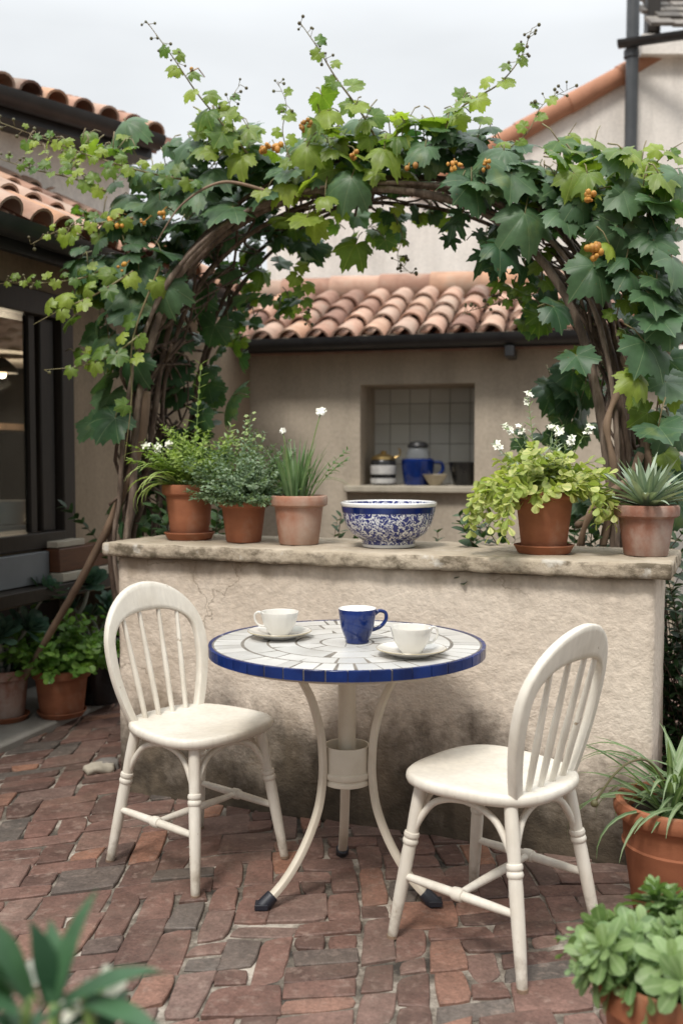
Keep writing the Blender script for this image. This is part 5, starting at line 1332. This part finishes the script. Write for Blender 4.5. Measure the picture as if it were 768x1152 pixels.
st.build('stem', MT['greystem'], t, angle=0); lf.build('rosette_leaves', MT['lf_dark'], t, angle=0)
# right: spider plant in a big rolled rim pot
p = V((.95, 2.76, FLOOR)); h = .32; rt = .178
prof = [(0, 0), (.10, 0), (.118, 0), (.121, .006), (.146, h * .55), (.153, h * .6), (.154, h * .615), (.149, h * .63), (.152, h * .80), (.160, h * .845), (.172, h * .86), (rt, h * .90), (rt, h * .95), (.172, h * .99), (.160, h), (.150, h * .985), (.144, h * .95), (.142, h * .84), (0, h * .84)]
t, zs = potted('potted_plant', 'large terracotta pot with thick rolled rim and a spider plant beside the wall', p, h, .158, .12, MT['terra'], soil=.84, prof=prof, group=GG)
lf, st, bd = MB(), MB(), MB()
for k in range(92):
    az = U(0, 6.28)
    strap(lf, stem_path((U(-.05, .07), U(-.06, .05), zs), az, R(U(30, 86)), U(.20, .40), R(U(30, 150)), 10, .05), U(.015, .026), random.random(), .35)
pts = [q - p for q in (P(735, 862, 2.70), P(712, 856, 2.66), P(690, 872, 2.64), P(668, 904, 2.63))]
pts = spline([V((.02, 0, zs))] + pts, 20); bd.tube(pts, [.0035] * 10 + [.003] * 11, 6); bd.ball(pts[-1], .011, 8)
lf.build('spider_leaves', MT['lf_spider'], t, angle=0); bd.build('dry_runner', MT['bud'], t)
# bottom right: lush leaves in a pot
p = P(757, 1105, 1.80); p = V((p.x, p.y, FLOOR))
hz = P(757, 1086, 1.80).z - FLOOR
t, zs = potted('potted_plant', 'terracotta pot of lush green spoon shaped leaves at the lower right corner', p, hz, .142, .10, MT['terra'], soil=.9, group=GG)
st, lf = MB(), MB()
for k in range(60):
    az = U(0, 6.28); el = R(90 - (40 if 3.6 < az < 5.9 else 66) * math.sqrt(U(0, 1)))
    pts = stem_path((U(-.08, .07), U(-.07, .07), zs), az, el, U(.07, .14), R(U(0, 25)), 6, .2)
    st.tube(pts, [.0032 - .0003 * i for i in range(7)], 6)
    tp_ = (pts[-1] - pts[-2]).normalized(); a = tp_.orthogonal().normalized(); b_ = tp_.cross(a); rv = U(0, 1)
    for ring_, (n_, L_, w_l, an) in enumerate(((7, .062, .027, 68), (5, .048, .021, 45), (4, .03, .014, 20))):
        for j in range(n_):
            th = j * 2 * PI / n_ + ring_ * .6 + U(-.2, .2); o = a * math.cos(th) + b_ * math.sin(th); an_ = R(an + U(-10, 10))
            leaflet(lf, pts[-1] - tp_ * .012 * (2 - ring_), tp_ * math.cos(an_) + o * math.sin(an_), tp_ * math.sin(an_) - o * math.cos(an_), L_ * U(.8, 1.15), w_l * U(.85, 1.1), min(1, max(0, rv + U(-.25, .25) + .2 * ring_)), U(.1, .4), .15, 0, 1)
for k in range(10):
    az = R(U(90, 200)); pts = stem_path((.09 * math.cos(az), .09 * math.sin(az), zs), az, R(U(10, 45)), U(.08, .15), R(U(30, 90)), 7, .2)
    leafy_stem(lf, st, pts, .016, .032, .015, .0015, R(60), True, .2, 1)
st.build('stem', MT['greenstem'], t, angle=0); lf.build('foliage', MT['lf_lush'], t, angle=0)
# foreground left: white flowered plant, close to the lens
p = P(62, 1150, .98); p = V((p.x, p.y, FLOOR)); top = P(62, 1128, .98).z - FLOOR
t, zs = potted('potted_plant', 'blurred strap leaved plant with white flowers in the lower left foreground', p, .46, .16, .12, MT['terra'], group=GG)
st, lf = MB(), MB()
for (x, y) in ((0, 0), (-.05, .02), (.05, .015)): st.tube(spline([V((x * .5, y, zs)), V((x, y, zs + .15)), V((x * .6, y * .6, top))], 10), .006, 7)
for (x, y, az, el, L_) in [(0, 0, R(40), R(74), .115), (-.005, 0, R(160), R(84), .085), (-.03, .01, R(170), R(66), .105), (.01, 0, R(5), R(27), .10), (-.03, 0, R(190), R(50), .085), (.02, .02, R(20), R(10), .10), (-.03, -.02, R(200), R(35), .08), (.03, 0, R(-20), R(0), .09), (-.04, 0, R(185), R(18), .08), (0, .03, R(80), R(60), .08), (0, -.02, R(-80), R(30), .06), (.0, 0, R(110), R(66), .08), (-.05, .0, R(150), R(75), .10), (.03, .01, R(-5), R(-15), .09)]:
    strap(lf, stem_path((x, y, top), az, el, L_, R(22), 8), .028, random.random(), .3, .45, twist=U(-.5, .5))
for k in range(30):
    strap(lf, stem_path((U(-.07, .06), U(-.04, .04), top - U(.02, .14)), U(0, 6.28), R(U(0, 60)), U(.06, .10), R(50), 7), .018, U(0, .5), .3, .4)
for (px, py, d_, r_) in ((30, 1098, 1.04, .020), (118, 1112, 1.05, .024), (84, 1138, 1.03, .020)):
    c = P(px, py, d_) - p; fl = MB(); flower(fl, c, V((U(-.4, .4), -1, U(.1, .6))), r_, 5, .9)
    fl.build('flower', MT['petal'], t, angle=0)
    st.tube([c, V((c.x * .6, c.y * .6 + .01, top - .03))], .0018, 5)
st.build('stem', MT['greenstem'], t, angle=0); lf.build('strap_leaves', MT['lf_fore'], t, angle=0)

# shrubs: behind the wall and past its right end
def shrub(label, loc, n, Lr, mat, leaf, w, white=0, el=20, rb=.12):
    t = thing('garden_shrub', label, 'shrub', loc, 0, 'green shrubs round the garden wall')
    st, lf, fl = MB(), MB(), MB()
    for k in range(n):
        pts = stem_path((U(-rb, rb), U(-rb, rb), 0), U(0, 6.28), R(U(el, 88)), U(*Lr), R(U(0, 40)), 9, .2); leafy_stem(lf, st, pts, .035, leaf, w, .004, R(60), True, .3, 0, 0, 1, .25, .3, .4)
        if white and k % white == 0: 
            spray(t, 'flower_head', MT['petal'], pts, 5, .014, .022, .010, 2)
    st.build('stem', MT['bark'], t, angle=0); lf.build('foliage', MT[mat], t, angle=0)
q = WR + WU * .34 + WB * .42
shrub('dark leafy shrub with white blossoms past the right end of the wall', (1.30, 3.60, 0), 70, (.5, 1.05), 'lf_shrub', .06, .03, 9, 76, .08)
q = on_wall(372, .78); shrub('low green shrub peeping over the wall left of the bowl', (q.x, q.y, 0), 22, (.85, 1.12), 'lf_shrub', .06, .03, 0, 68, .10)
q = on_wall(508, .80); shrub('low green shrub peeping over the wall right of the bowl', (q.x, q.y, 0), 14, (.85, 1.10), 'lf_shrub', .06, .028, 0, 70, .10)
q = on_wall(222, .78); shrub('dark shrub behind the wall at the left foot of the arch', (q.x, q.y, 0), 34, (.9, 1.22), 'lf_shrub', .075, .045, 0, 76, .12)
q = on_wall(655, .72); shrub('dark shrub behind the wall at the right foot of the arch', (q.x, q.y, 0), 34, (.9, 1.25), 'lf_shrub', .075, .045, 0, 66, .14)

# ---------------------------------------------------------------- loose stones by the wall
for (px, py, D, r, lab) in ((112, 914, 4.02, .045, 'flat pale broken stone lying at the left foot of the wall'), (121, 899, 4.06, .035, 'dark upright stone chip against the left foot of the wall')):
    mb = MB(); p = P(px, py, D); rough_box(mb, Matrix.Rotation(.4, 4, 'Z'), r * 1.3, r * .8, r * .35 if r > .04 else r * .7, r * .25, r * .2, r * .22, 18)
    o = mb.build('stone_fragment', MT['stone'] if r > .04 else MT['slate'], angle=0); o.location = (p.x, p.y, FLOOR + r * .3); tag(o, lab, 'stone')
